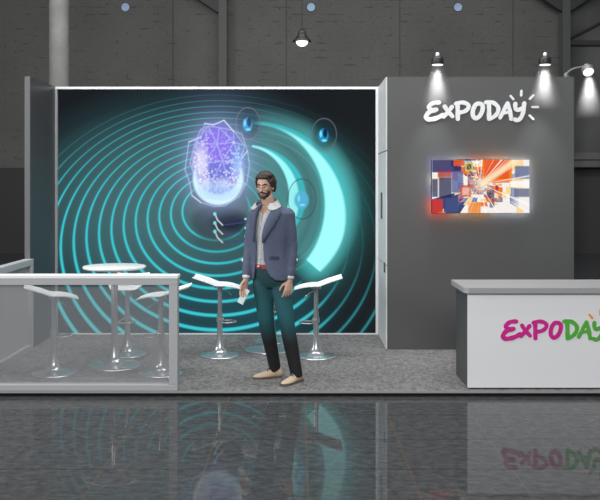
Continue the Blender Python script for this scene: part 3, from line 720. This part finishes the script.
lo_ = [bm.verts.new((x, y, ch_+0.001)) for x, y in poly]; hi_ = [bm.verts.new((x, y, ch_+0.048)) for x, y in poly]
bm.faces.new(list(reversed(lo_))); bm.faces.new(hi_)
for i in range(6): bm.faces.new((lo_[i], lo_[(i+1) % 6], hi_[(i+1) % 6], hi_[i]))
bmesh.ops.bevel(bm, geom=list(bm.edges), offset=0.003, segments=2, affect='EDGES')
obj('worktop', bm, mat('worktop_laminate', S(155, 156, 158), 0.5), t)
M_mag = mat('magenta_vinyl', S(205, 28, 140), 0.45); M_grn = mat('green_vinyl', S(84, 172, 58), 0.45); M_org = mat('orange_vinyl', S(238, 155, 44), 0.45)
lg = bpy.data.objects.new('logo', None); C.objects.link(lg); lg.parent = t
lg['label'] = 'magenta, green and orange brush lettering reading EXPODAY'
sc2 = kc*1.025/4.615
# E's left end (42) sits at px 501; letter centre line at px y 330
lg.location = ((501-468)*kc+(275-42)*sc2, 0, 1.67-(330.5-186)*kc)
for nm, st in LET:
    mm_ = M_org if nm == 'ray' else (M_grn if nm in 'DAY' else M_mag)
    obj('letter' if nm != 'ray' else 'sun_ray', letter_mesh(st, sc2, 275, 145, -0.003, -0.0005), mm_, lg)

# ------------------------------------------------------------------ tables
M_top = mat('white_tabletop', S(222, 226, 228), 0.3)
def make_table(label):
    t = thing('bar_table', label, 'table', (0, 0, 0), group='round bar tables')
    bm = bmesh.new(); lathe(bm, [(0.27, 0.902), (0.285, 0.908), (0.29, 0.917), (0.287, 0.926), (0.28, 0.93)], 56); obj('tabletop', bm, M_top, t, smooth=True, angle=35)
    bm = bmesh.new(); lathe(bm, [(0.03, 0.10), (0.03, 0.885), (0.075, 0.89), (0.075, 0.9015)], 24); obj('pole', bm, M_chrome, t, smooth=True, angle=40)
    bm = bmesh.new(); lathe(bm, [(0.25, 0.001), (0.252, 0.006), (0.246, 0.013), (0.20, 0.019), (0.12, 0.028), (0.07, 0.055), (0.048, 0.095), (0.036, 0.16), (0.031, 0.18)], 56); obj('base', bm, M_chrome, t, smooth=True, angle=60)
    return t
def ground(px, py):
    d = 860*1.67/(py-186); return ((px-300)*d/860, d, PZ)
tb = make_table('round white bar table standing behind the fence'); tb.location = ground(114.5, 366)
tb2 = copy_tree(tb); tb2.location = ground(269.5, 350); tb2['label'] = 'round white bar table mostly hidden behind the standing man'

# ------------------------------------------------------------------ bar stools (front of the seat along +x)
M_seat = mat('white_seat_plastic', S(252, 252, 252), 0.28)
def make_stool(label):
    t = thing('bar_stool', label, 'stool', (0, 0, 0), group='white bar stools')
    prof = [(-0.270, 0.074, 0.165), (-0.262, 0.073, 0.178), (-0.20, 0.055, 0.190), (-0.12, 0.031, 0.195), (-0.05, 0.010, 0.19), (-0.028, 0.003, 0.19), (-0.015, 0.001, 0.19), (0.03, 0.0, 0.185), (0.08, -0.003, 0.175), (0.13, -0.011, 0.16), (0.18, -0.024, 0.14), (0.222, -0.040, 0.12)]
    prof = [(x*0.95, z, wv) for x, z, wv in prof]
    th = 0.013; Z = 0.705
    bm = bmesh.new(); rows = []
    for i, (x, z, wv) in enumerate(prof):
        up, dn = [], []
        for j in range(9):
            s = -1+2*j/8; y = wv*s; e = 0.010*abs(s)**3 if x < -0.05 else 0.004*s*s
            th_ = th*(1-0.55*abs(s)**4)*(0.45 if i in (0, len(prof)-1) else 1)
            up.append(bm.verts.new((x, y, Z+z+e))); dn.append(bm.verts.new((x, y, Z+z+e-th_)))
        rows.append((up, dn))
    for (u0, d0), (u1, d1) in zip(rows, rows[1:]):
        for j in range(8):
            bm.faces.new((u0[j], u0[j+1], u1[j+1], u1[j])); bm.faces.new((d0[j+1], d0[j], d1[j], d1[j+1]))
        bm.faces.new((u0[0], u1[0], d1[0], d0[0])); bm.faces.new((u0[8], d0[8], d1[8], u1[8]))
    bm.faces.new([v for v in rows[0][0]]+list(reversed(rows[0][1]))); bm.faces.new(list(reversed(rows[-1][0]))+rows[-1][1])
    obj('seat', bm, M_seat, t, smooth=True, angle=50)
    bm = bmesh.new(); lathe(bm, [(0.027, 0.10), (0.027, 0.43), (0.022, 0.432), (0.022, 0.66), (0.05, 0.665), (0.05, 0.684)], 24); obj('pole', bm, M_chrome, t, smooth=True, angle=40)
    bm = bmesh.new(); lathe(bm, [(0.196, 0.001), (0.198, 0.006), (0.193, 0.012), (0.15, 0.018), (0.09, 0.03), (0.06, 0.055), (0.043, 0.10), (0.031, 0.17), (0.028, 0.19)], 48); obj('base', bm, M_chrome, t, smooth=True, angle=60)
    bm = bmesh.new()
    ring = [(0.035, -0.03, 0.36)]+[(0.075+0.085*math.cos(a), 0.085*math.sin(a), 0.335) for a in [-2.2+4.4*i/18 for i in range(19)]]+[(0.035, 0.03, 0.36)]
    tube(bm, [(0.0, -0.028, 0.36)]+ring+[(0.0, 0.028, 0.36)], 0.008, 10, ref=Vector((0, 0, 1))); lathe(bm, [(0.034, 0.335), (0.034, 0.385)], 20); obj('footrest', bm, M_chrome, t, smooth=True, angle=50)
    bm = bmesh.new(); tube(bm, [(0.0, 0.02, 0.655), (0.06, 0.05, 0.63), (0.115, 0.065, 0.585)], 0.005, 8); obj('lever', bm, M_chrome, t, smooth=True)
    return t
st = make_stool('white bar stool left of the standing man, its back to the left')
stools = [(219.8, 355.5, 0.0, None),
          (316, 356.5, PI, 'white bar stool right of the standing man, its back to the right'),
          (272, 341.2, -PI/2+0.2, 'bar stool almost hidden behind the standing man, close to the screen'),
          (54, 373.5, 0.30, 'white bar stool at the far left behind the fence pane, facing right'),
          (161, 373.5, PI, 'white bar stool just inside the right post of the fence, facing left'),
          (127.5, 354.5, -PI/2, 'white bar stool behind the fence, facing forward at the far side of the bar table')]
for i, (px, py, rz, lab) in enumerate(stools):
    o = st if i == 0 else copy_tree(st)
    o.location = ground(px, py); o.rotation_euler = (0, 0, rz)
    if lab: o['label'] = lab

# ------------------------------------------------------------------ the man
MY = 7.44; ms = MY/860
MX = (272-300)*ms
def mp(px, py, dy=0.0): return Vector(((px-272)*ms, dy, (379-py)*ms))
man = thing('person', 'bearded man in slate blue blazer and white shirt standing on the platform with a leaflet', 'person', (MX, MY, PZ))
M_skin = mat('skin', S(196, 158, 138), 0.55, vary=(9, 0.06))
M_hair = mat('dark_hair', S(48, 40, 37), 0.6, bump=(60, 0.5))
M_beard = mat('dark_beard', S(70, 56, 50), 0.7, bump=(120, 0.5))
M_jacket = mat('slate_blue_wool', S(80, 89, 112), 0.85, vary=(30, 0.07), bump=(150, 0.15))
M_lapel = mat('slate_blue_lapel', S(75, 84, 107), 0.85, vary=(30, 0.05), bump=(150, 0.15))
M_shirt = mat('white_cotton', S(214, 218, 220), 0.85, vary=(7, 0.05), bump=(14, 0.25))
M_belt = mat('red_leather', S(145, 46, 42), 0.5)
M_shoe = mat('sand_suede', S(196, 176, 150), 0.75, vary=(12, 0.06))
M_sole = mat('shoe_sole', S(96, 84, 72), 0.7)
M_lace = mat('navy_lace', S(52, 56, 96), 0.7)
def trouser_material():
    m = mat('trouser_painted_glow', S(22, 22, 24), 0.8, bump=(90, 0.15)); nt = m.node_tree; b = nt.nodes['Principled BSDF']
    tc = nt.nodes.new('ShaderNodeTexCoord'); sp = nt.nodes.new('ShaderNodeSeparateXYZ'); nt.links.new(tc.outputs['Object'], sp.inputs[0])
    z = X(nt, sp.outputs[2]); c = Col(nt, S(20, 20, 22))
    c.mix(S(24, 84, 92), z.above(0.43, 0.20)*(1.0-z.above(0.78, 0.22)*0.55))  # teal glow of the screen painted into the cloth colour, black below
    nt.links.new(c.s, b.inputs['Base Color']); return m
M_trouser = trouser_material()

YAW = math.radians(28)
cy_, sy_ = math.cos(YAW), math.sin(YAW)
def rotv(x, y): return (x*cy_+y*sy_, -x*sy_+y*cy_)        # (0,-1) = torso front -> (-sin, -cos)
TS = [(201, 268.5, .060, .060), (204, 268.8, .085, .072), (206.5, 269.5, .125, .085), (209, 270.5, .165, .098), (213, 271, .180, .110), (222, 270.8, .180, .122), (234, 270.3, .172, .122),
      (246, 270, .162, .116), (256, 270.2, .162, .114), (266, 270.6, .172, .118), (274, 271, .180, .122), (282, 271.2, .184, .124)]
def tsec(py):
    for a, b in zip(TS, TS[1:]):
        if py <= b[0]:
            t = max(0, (py-a[0])/(b[0]-a[0])); return tuple(a[i]+(b[i]-a[i])*t for i in range(1, 4))
    return TS[-1][1:]
def tpt(py, phi, off=0.0):
    cx, rx, ry = tsec(py)
    x = (rx+off)*math.sin(phi); y = -(ry+off)*math.cos(phi)
    X_, Y_ = rotv(x, y)
    return Vector(((cx-272)*ms+X_, Y_, (379-py)*ms))
def phi_at(py, px, off=0.0):
    best = None
    for i in range(-100, 101):
        p = math.radians(i); e = abs(tpt(py, p, off).x-(px-272)*ms)
        if best is None or e < best[0]: best = (e, p)
    return best[1]

# body: one continuous skin surface
bm = bmesh.new()
HY = math.radians(20)
HC = mp(265.0, 186.2, -0.02); HS = 0.915
HM = Matrix(((math.cos(HY), -math.sin(HY), 0), (-math.sin(HY), -math.cos(HY), 0), (0, 0, 1)))   # columns: his left, face direction, up
HM = HM @ Matrix.Rotation(math.radians(-5), 3, 'X')
def hp(a, b, c): return HC+HM @ (Vector((a, b, c))*HS)
def hball(bm, a, b, c, ra, rb, rc, seg_=20): ball(bm, hp(a, b, c), ra*HS, rb*HS, rc*HS, HM, seg_)
hball(bm, 0, -.012, .022, .073, .096, .094, 28); hball(bm, 0, .022, -.050, .056, .060, .062, 24); hball(bm, 0, .058, -.092, .026, .022, .020)
hball(bm, 0, .084, -.020, .010, .016, .030); hball(bm, 0, .098, -.034, .0135, .013, .010)                     # nose
hball(bm, .036, .058, -.020, .020, .020, .018); hball(bm, -.036, .058, -.020, .020, .020, .018)               # cheekbones
hball(bm, 0, .074, .022, .045, .014, .010)                                                                    # brow
for s in (-1, 1):
    hball(bm, s*.076, -.012, -.012, .009, .018, .031); hball(bm, s*.031, .070, .001, .013, .012, .008)
tube(bm, [hp(0, -.02, -.04), mp(267, 198, -0.005), mp(268.6, 204, .01), mp(269.2, 212, .02)], [.052, .054, .058, .075], 20)
for a, b in zip(TS[2:], TS[3:]): pass
rows = []
for py, cx, rx, ry in TS[2:]:
    rows.append([bm.verts.new(tpt(py, 2*PI*k/24, -0.03)) for k in range(24)])
for a, b in zip(rows, rows[1:]):
    for k in range(24): bm.faces.new((a[k], a[(k+1) % 24], b[(k+1) % 24], b[k]))
bm.faces.new(rows[0]); bm.faces.new(list(reversed(rows[-1])))
SHr, ELr, WRr = mp(255.2, 213, .06), mp(249.2, 246, .07), mp(246.3, 277.5, .0)
SHl, ELl, WRl = mp(287.5, 213, -.06), mp(291.6, 246, -.05), mp(290.4, 277.0, -.10)
for sh, el, wr in ((SHr, ELr, WRr), (SHl, ELl, WRl)):
    tube(bm, [sh, el, wr, wr+Vector((0, 0, -.02))], [.045, .036, .024, .024], 14)
HPr, KNr, ANr = mp(262.5, 284, .03), mp(266.6, 325, .02), mp(274.5, 368, .07)
HPl, KNl, ANl = mp(280.5, 284, -.02), mp(287.6, 325, -.08), mp(296.6, 372, -.10)
for h, k_, a in ((HPr, KNr, ANr), (HPl, KNl, ANl)):
    tube(bm, [h+Vector((0, 0, .06)), h, k_, a, a+Vector((0, 0, -.06))], [.06, .065, .045, .034, .034], 14)
def hand(bm, wr, down, across, front, curls, thumb_side):
    """palm hanging along 'down'; 'across' runs from index to little finger; 'front' is the palm side"""
    d, a, f = down.normalized(), across.normalized(), front.normalized()
    rows = []
    for t_, hw_, th in ((-.015, .023, .019), (.015, .029, .018), (.05, .038, .016), (.088, .040, .013), (.096, .036, .010)):
        c_ = wr+d*t_
        rows.append([bm.verts.new(c_+a*hw_*math.cos(2*PI*k/14)*(1 if abs(math.cos(2*PI*k/14)) < .8 else 1)+f*th*math.sin(2*PI*k/14)) for k in range(14)])
    for p, q in zip(rows, rows[1:]):
        for k in range(14): bm.faces.new((p[k], p[(k+1) % 14], q[(k+1) % 14], q[k]))
    bm.faces.new(list(reversed(rows[0]))); bm.faces.new(rows[-1])
    for i, (L, spread) in enumerate(((.068, -.10), (.077, -.02), (.071, .06), (.056, .15))):
        base = wr+d*.080+a*(-.031+.0207*i)
        dirn = (d+a*spread).normalized(); P = [base]; ang = curls[i]*0.35
        for j, fr in enumerate((.25, .42, .33)):
            if j: ang += curls[i]
            v = dirn*math.cos(ang)+f*math.sin(ang); P.append(P[-1]+v*(L*fr+ (0.008 if j == 0 else 0)))
        tube(bm, P, [.0098, .0096, .0088, .0070], 10)
    b0 = wr+d*.022-a*.022*thumb_side+f*.006
    t1 = b0+(d*.6-a*.75*thumb_side+f*.35).normalized()*.040
    t2 = t1+(d*.9-a*.30*thumb_side+f*.35).normalized()*.032; t3 = t2+(d*1.0-a*.05+f*.3).normalized()*.024
    tube(bm, [b0, t1, t2, t3], [.015, .0115, .0105, .0080], 10)
# left hand (image right): hangs relaxed, back of the hand outwards
hand(bm, mp(289.8, 278.8, -.105), Vector((-.14, -.10, -1)), Vector((.86, .45, 0)), Vector((-.45, .86, 0.1)), (.22, .28, .30, .34), 1)
# right hand (image left): holds the leaflet between thumb and fingers
hand(bm, mp(246.0, 278.8, -.005), Vector((-.20, -.25, -1)), Vector((.75, .60, 0)), Vector((.55, -.80, 0)), (.30, .35, .38, .42), 1)
body = obj('body', bm, M_skin, man, smooth=True); remesh(body, 0.0042, 2)

# face details
M_eye = mat('eye_white', S(150, 142, 138), 0.4); M_iris = mat('iris', S(46, 34, 28), 0.2); M_lip = mat('lips', S(168, 112, 104), 0.5)
for s in (-1, 1):
    bm = bmesh.new(); hball(bm, s*.031, .077, .0015, .0100, .0085, .0050, 14); e = obj('eye', bm, M_eye, man, smooth=True)
    bm = bmesh.new(); hball(bm, s*.031-.002, .0825, .0012, .0056, .0046, .0052, 12); obj('iris', bm, M_iris, e, smooth=True)
    bm = bmesh.new(); tube(bm, [hp(s*.014, .089, .020), hp(s*.032, .086, .0265), hp(s*.052, .070, .020)], [(.005, .006), (.0065, .006), (.004, .005)], 8); obj('eyebrow', bm, M_hair, man, smooth=True)
bm = bmesh.new(); tube(bm, [hp(-.022, .079, -.0645), hp(0, .0865, -.063), hp(.022, .079, -.0645)], [.003, .0055, .003], 8); obj('lips', bm, M_lip, man, smooth=True)
# beard
bm = bmesh.new()
hball(bm, 0, .020, -.054, .0605, .0655, .066, 36); hball(bm, 0, .061, -.095, .030, .024, .022, 20)
dead = []
for v in bm.verts:
    q = HM.transposed() @ (v.co-HC)/HS
    lim = -.028 if abs(q.x) > .045 else (-.048 if abs(q.x) > .03 else -.070)
    if q.z > lim or q.y < -.035: dead.append(v)
bmesh.ops.delete(bm, geom=dead, context='VERTS')
tube(bm, [hp(-.036, .066, -.070), hp(-.020, .079, -.053), hp(0, .088, -.049), hp(.020, .079, -.053), hp(.036, .066, -.070)], [.005, .0065, .006, .0065, .005], 8)
obj('beard', bm, M_beard, man, smooth=True)
# hair
bm = bmesh.new()
hball(bm, 0, -.018, .034, .083, .104, .097, 48)
dead = []
for v in bm.verts:
    q = HM.transposed() @ (v.co-HC)/HS
    if q.y > .035: lim = .062
    elif q.y > -.01: lim = .062-(.035-q.y)/.045*.062
    else: lim = max(-.062, -.0-(-.01-q.y)*1.2)
    if q.z < lim: dead.append(v)
bmesh.ops.delete(bm, geom=dead, context='VERTS')
bmesh.ops.solidify(bm, geom=list(bm.faces), thickness=0.016)
for i in range(26):                            # swept locks
    a0 = -.055+.11*(i % 13)/12; up = .004*(i//13)
    tube(bm, [hp(a0*.9, .070+up-abs(a0)*.35, .072), hp(a0+.010, .066-abs(a0)*.3, .104+up+random.uniform(-.004, .006)), hp(a0*1.05+.018, .015, .128+up-abs(a0)*.45), hp(a0*1.1+.012, -.055, .110-abs(a0)*.4)], [.008, .013, .013, .008], 8)
for s in (-1, 1):
    if s > 0:
        for j in range(6): tube(bm, [hp(.040+.005*j, .055-.02*j, .085-.004*j), hp(.074+.002*j, .045-.022*j, .045), hp(.082-.001*j, .030-.020*j, .000-.006*j)], [.010, .013, .008], 8)
    tube(bm, [hp(s*.074, .030, .055), hp(s*.079, .012, .015), hp(s*.076, .008, -.018)], [.012, .010, .005], 8)
    for j in range(4): tube(bm, [hp(s*(.070-.012*j), -.060-.012*j, .05), hp(s*(.075-.014*j), -.075-.012*j, -.01), hp(s*(.066-.014*j), -.072-.01*j, -.062)], [.014, .015, .009], 8)
hair = obj('hair', bm, M_hair, man, smooth=True); remesh(hair, 0.005, 7)

# shirt with collar
bm = bmesh.new(); rows = []
for py in (203, 206, 209, 214, 222, 234, 246, 258, 268):
    gap = math.radians(max(0.6, 34*(215-py)/12)) ; pc = phi_at(min(214, py), 264.2-(py-203)*.12)
    rows.append([bm.verts.new(tpt(py, pc+gap+(2*PI-2*gap)*k/39, -0.008 if py > 206 else -0.001)) for k in range(40)])
for a, b in zip(rows, rows[1:]):
    for k in range(39): bm.faces.new((a[k], a[k+1], b[k+1], b[k]))
bmesh.ops.solidify(bm, geom=list(bm.faces), thickness=0.004)
shirt = obj('shirt', bm, M_shirt, man, smooth=True)
bm = bmesh.new()
n = 40; cr = []
for i in range(n):
    fr = abs((i/(n-1))*2-1)                     # 1 at the front
    pc = phi_at(206, 264.0); g = math.radians(20)
    ph = pc+g+(2*PI-2*g)*i/(n-1)
    pt, pl = 201.2+5.0*fr**3, 204.6+7.2*fr**4
    if fr > .93: pl -= (fr-.93)*45
    top = tpt(pt, ph, 0.006+0.026*min(1, max(0, fr-.40)*3))+Vector((0, 0, .024*(1-fr**3))); low = tpt(pl, ph, 0.004+0.032*min(1, max(0, fr-.45)*4))
    cr.append((bm.verts.new(top), bm.verts.new(low)))
for a, b in zip(cr, cr[1:]): bm.faces.new((a[0], b[0], b[1], a[1]))
bmesh.ops.solidify(bm, geom=list(bm.faces), thickness=0.006)
obj('collar', bm, M_shirt, shirt, smooth=True)
bm = bmesh.new(); 
for py in (214, 224, 235, 246, 257): ball(bm, tpt(py, phi_at(py, 261.0-(py-214)*.03), -0.006), .005, .005, .005, seg_=10, ring=8)
obj('button', bm, M_white, shirt, smooth=True)['kind'] = 'stuff'

# blazer: open front shell plus sleeves
OPEN = [(203.3, 262.3, 274.6), (205, 261.5, 273.2), (208, 259.8, 273.0), (213, 258.2, 270.5), (218, 257.0, 268.0), (226, 256.0, 265.2), (234, 255.4, 263.6), (242, 255.6, 263.6), (250, 255.8, 263.7), (258, 255.6, 264.0), (264, 255.0, 265.5), (270, 254.4, 267.5), (275, 253.6, 270.5), (279, 253.0, 276.0)]
bm = bmesh.new(); rows = []; NK = 56
edges = []
for py, l, r in OPEN:
    pl, pr = phi_at(py, l, .014), phi_at(py, r, .014); edges.append((py, pl, pr))
    rows.append([tpt(py, pr+(2*PI+pl-pr)*k/(NK-1), .014+(.008*math.sin(k*.8)*.4 if py > 240 else 0)) for k in range(NK)])
V = [[bm.verts.new(p) for p in r] for r in rows]
for a, b in zip(V, V[1:]):
    for k in range(NK-1): bm.faces.new((a[k], a[k+1], b[k+1], b[k]))
bmesh.ops.recalc_face_normals(bm, faces=bm.faces)
bmesh.ops.solidify(bm, geom=list(bm.faces), thickness=0.016)
def sleeve(sh, el, wr):
    j = lambda: random.uniform(-.003, .003)
    P = []; Rr = []
    for i in range(7):
        t_ = i/6; P.append(sh.lerp(el, t_)); Rr.append(.066-.013*t_+j())
    for i in range(1, 7):
        t_ = i/6; P.append(el.lerp(wr, t_)); Rr.append(.052-.012*t_+j())
    tube(bm, P, Rr, 20)
    ball(bm, sh+Vector((0, 0, -.012)), .063, .063, .060)
sleeve(SHr, ELr, WRr+Vector((0, 0, .014))); sleeve(SHl, ELl, WRl+Vector((0, 0, .014)))
jk = obj('blazer', bm, M_jacket, man, smooth=True); remesh(jk, 0.0065, 4)
def lapel(side):
    bm = bmesh.new(); rows = []
    for py, pl, pr in edges:
        if py > 247: break
        t_ = (py-205)/42
        wdt = (.10+.62*math.sin(PI*min(1, t_*1.05+.12))**.8*(1-.35*t_))*(.6 if side < 0 else .85)
        if py < 204: continue
        if py == 213: wdt *= 1.12
        e = pr if side > 0 else pl; sgn = 1 if side > 0 else -1
        rows.append([bm.verts.new(tpt(py, e+sgn*wdt*q-.02*sgn, .026+(.006 if 0 < q < 1 else 0))) for q in (0, .35, .7, 1)])
    for a, b in zip(rows, rows[1:]):
        for k in range(3): bm.faces.new((a[k], a[k+1], b[k+1], b[k]))
    bmesh.ops.recalc_face_normals(bm, faces=bm.faces)
    bmesh.ops.solidify(bm, geom=list(bm.faces), thickness=0.006)
    obj('lapel', bm, M_lapel, jk, smooth=True)
lapel(1); lapel(-1)
bm = bmesh.new(); q0 = phi_at(221, 274, .02)
pts = [tpt(220.2, q0, .020), tpt(218.0, q0+.05, .032), tpt(217.6, q0+.14, .032), tpt(220, q0+.2, .020)]
A_ = [bm.verts.new(p) for p in pts]; bm.faces.new(A_); bmesh.ops.solidify(bm, geom=list(bm.faces), thickness=0.008)
o = obj('pocket_square', bm, M_shirt, jk); o['label'] = 'white pocket square'
bm = bmesh.new()
for k in range(8):
    a, b = phi_at(256.5, 270, .02)+.06*k, phi_at(256.5, 270, .02)+.06*(k+1)
    f = [bm.verts.new(tpt(p_, q_, .0185)) for p_, q_ in ((255, a), (255, b), (258, b), (258, a))]; bm.faces.new(f)
bmesh.ops.solidify(bm, geom=list(bm.faces), thickness=0.006); obj('pocket_flap', bm, M_jacket, jk)
for wr in (WRr, WRl):
    bm = bmesh.new(); tube(bm, [wr+Vector((0, 0, .03)), wr+Vector((0, 0, -.004))], [.035, .034], 20); obj('cuff', bm, M_shirt, shirt, smooth=True)

# belt and trousers
bm = bmesh.new(); rows = []
for py in (263.6, 267.6):
    rows.append([bm.verts.new(tpt(py, 2*PI*k/36, -.001)) for k in range(36)])
for k in range(36): bm.faces.new((rows[0][k], rows[0][(k+1) % 36], rows[1][(k+1) % 36], rows[1][k]))
bmesh.ops.recalc_face_normals(bm, faces=bm.faces)
bmesh.ops.solidify(bm, geom=list(bm.faces), thickness=0.006); belt = obj('belt', bm, M_belt, man); belt['label'] = 'red leather belt'
q0 = phi_at(265.6, 260, 0)
bm = bmesh.new(); c0 = tpt(265.6, q0, .008); ball(bm, c0, .013, .009, .013, seg_=14, ring=8); obj('buckle', bm, M_chrome, belt, smooth=True)
bm = bmesh.new(); rows = []
for py in (266.5, 270, 276, 282, 287):
    off = -.006 if py < 271 else (-.012 if py < 277 else (-.026 if py < 283 else -.052))
    rows.append([bm.verts.new(tpt(min(py, 282), 2*PI*k/28, off)-Vector((0, 0, max(0, py-282)*ms))) for k in range(28)])
for a, b in zip(rows, rows[1:]):
    for k in range(28): bm.faces.new((a[k], a[(k+1) % 28], b[(k+1) % 28], b[k]))
bm.faces.new(rows[0]); bm.faces.new(list(reversed(rows[-1])))
def leg(h, kn, an):
    P = [h+Vector((0, .01, .09)), h, h.lerp(kn, .5), kn, kn.lerp(an, .5), an, an+Vector((0, 0, -.012))]
    R = [.080, .087, .080, .066, .060, .051, .052]
    tube(bm, smooth_line(P, 4), [R[min(int(i/4), 5)]+(R[min(int(i/4)+1, 6)]-R[min(int(i/4), 5)])*((i % 4)/4)+random.uniform(-.0012, .0012) for i in range(25)], 20)
leg(HPr, KNr, ANr); leg(HPl, KNl, ANl)
tr = obj('trousers', bm, M_trouser, man, smooth=True); tr['label'] = 'dark trousers with teal screen glow painted above the shins'; remesh(tr, 0.007, 9)

# shoes
def shoe(an, dirx, diry, L):
    d = Vector((dirx, diry, 0)).normalized(); s = Vector((-d.y, d.x, 0)); heel = Vector((an.x, an.y, 0))-d*.065
    bm = bmesh.new(); rows = []
    for t_, hw_, h_ in ((0, .018, .060), (.03, .033, .088), (.12, .037, .098), (.26, .037, .098), (.40, .040, .080), (.55, .045, .060), (.72, .047, .048), (.86, .040, .040), (.95, .026, .032), (1.0, .010, .024)):
        c_ = heel+d*t_*L; ring = []
        for k in range(16):
            a = 2*PI*k/16; x = math.cos(a)*hw_*(1 if math.sin(a) < 0 else (1-.35*math.sin(a))); z = .014+(h_-.014)*max(0, math.sin(a))**.85 if math.sin(a) > 0 else .014
            ring.append(bm.verts.new(c_+s*x+Vector((0, 0, z))))
        rows.append(ring)
    for a, b in zip(rows, rows[1:]):
        for k in range(16): bm.faces.new((a[k], a[(k+1) % 16], b[(k+1) % 16], b[k]))
    bm.faces.new(rows[0]); bm.faces.new(list(reversed(rows[-1])))
    sh = obj('shoe', bm, M_shoe, man, smooth=True); sh['label'] = 'sand suede lace-up shoe'
    bm = bmesh.new(); out = [(0, .022), (.03, .036), (.12, .040), (.3, .038), (.45, .042), (.6, .049), (.75, .050), (.88, .042), (.96, .028), (1.02, .006)]
    Lp = [heel+d*t_*L+s*w_ for t_, w_ in out]+[heel+d*t_*L-s*w_ for t_, w_ in reversed(out)]
    lo = [bm.verts.new(p+Vector((0, 0, .001))) for p in Lp]; hi = [bm.verts.new(p+Vector((0, 0, .018))) for p in Lp]
    bm.faces.new(list(reversed(lo))); bm.faces.new(hi)
    for i in range(len(Lp)): bm.faces.new((lo[i], lo[(i+1) % len(Lp)], hi[(i+1) % len(Lp)], hi[i]))
    obj('sole', bm, M_sole, sh)
    bm = bmesh.new()
    for t_, z in ((.33, .095), (.39, .086), (.45, .077), (.51, .069)):
        c_ = heel+d*t_*L+Vector((0, 0, z)); tube(bm, [c_-s*.018-Vector((0, 0, .006)), c_+Vector((0, 0, .003)), c_+s*.018-Vector((0, 0, .006))], .004, 8)
    c_ = heel+d*.30*L+Vector((0, 0, .103)); tube(bm, [c_-s*.03+Vector((0, 0, -.012)), c_, c_+s*.03+Vector((0, 0, -.012))], .006, 8)
    obj('lace', bm, M_lace, sh, smooth=True)['kind'] = 'stuff'
shoe(ANr, -.93, -.33, .262); shoe(ANl, -.60, -.80, .268)

# leaflet in his right hand
lf = thing('leaflet', 'small pale folded leaflet held in the right hand of the standing man', 'leaflet', (0, 0, 0))
bm = bmesh.new()
cL = mp(243.8, 295.3, -.045); ax_ = Vector((.48, .12, 1)).normalized(); sd = Vector((.80, -.50, -.35)); sd = (sd-ax_*sd.dot(ax_)).normalized(); nr = ax_.cross(sd)
for lay, off in ((0, 0.0), (1, .0035)):
    vs = []
    for (a, b) in ((-.030, -.070), (.030, -.070), (.031, .065), (-.031, .065)):
        for e in (0, .0025): vs.append(bm.verts.new(cL+sd*a*(1-.02*lay)+ax_*b*(1-.03*lay)+nr*(off+e+(.006*lay*(a > 0)))))
    f = lambda *ix: bm.faces.new([vs[i] for i in ix])
    f(0, 2, 4, 6); f(7, 5, 3, 1); f(0, 1, 3, 2); f(2, 3, 5, 4); f(4, 5, 7, 6); f(6, 7, 1, 0)
paper = obj('sheet', bm, mat('pale_paper', S(198, 212, 212), 0.5), lf)
lf.location = (MX, MY, PZ)
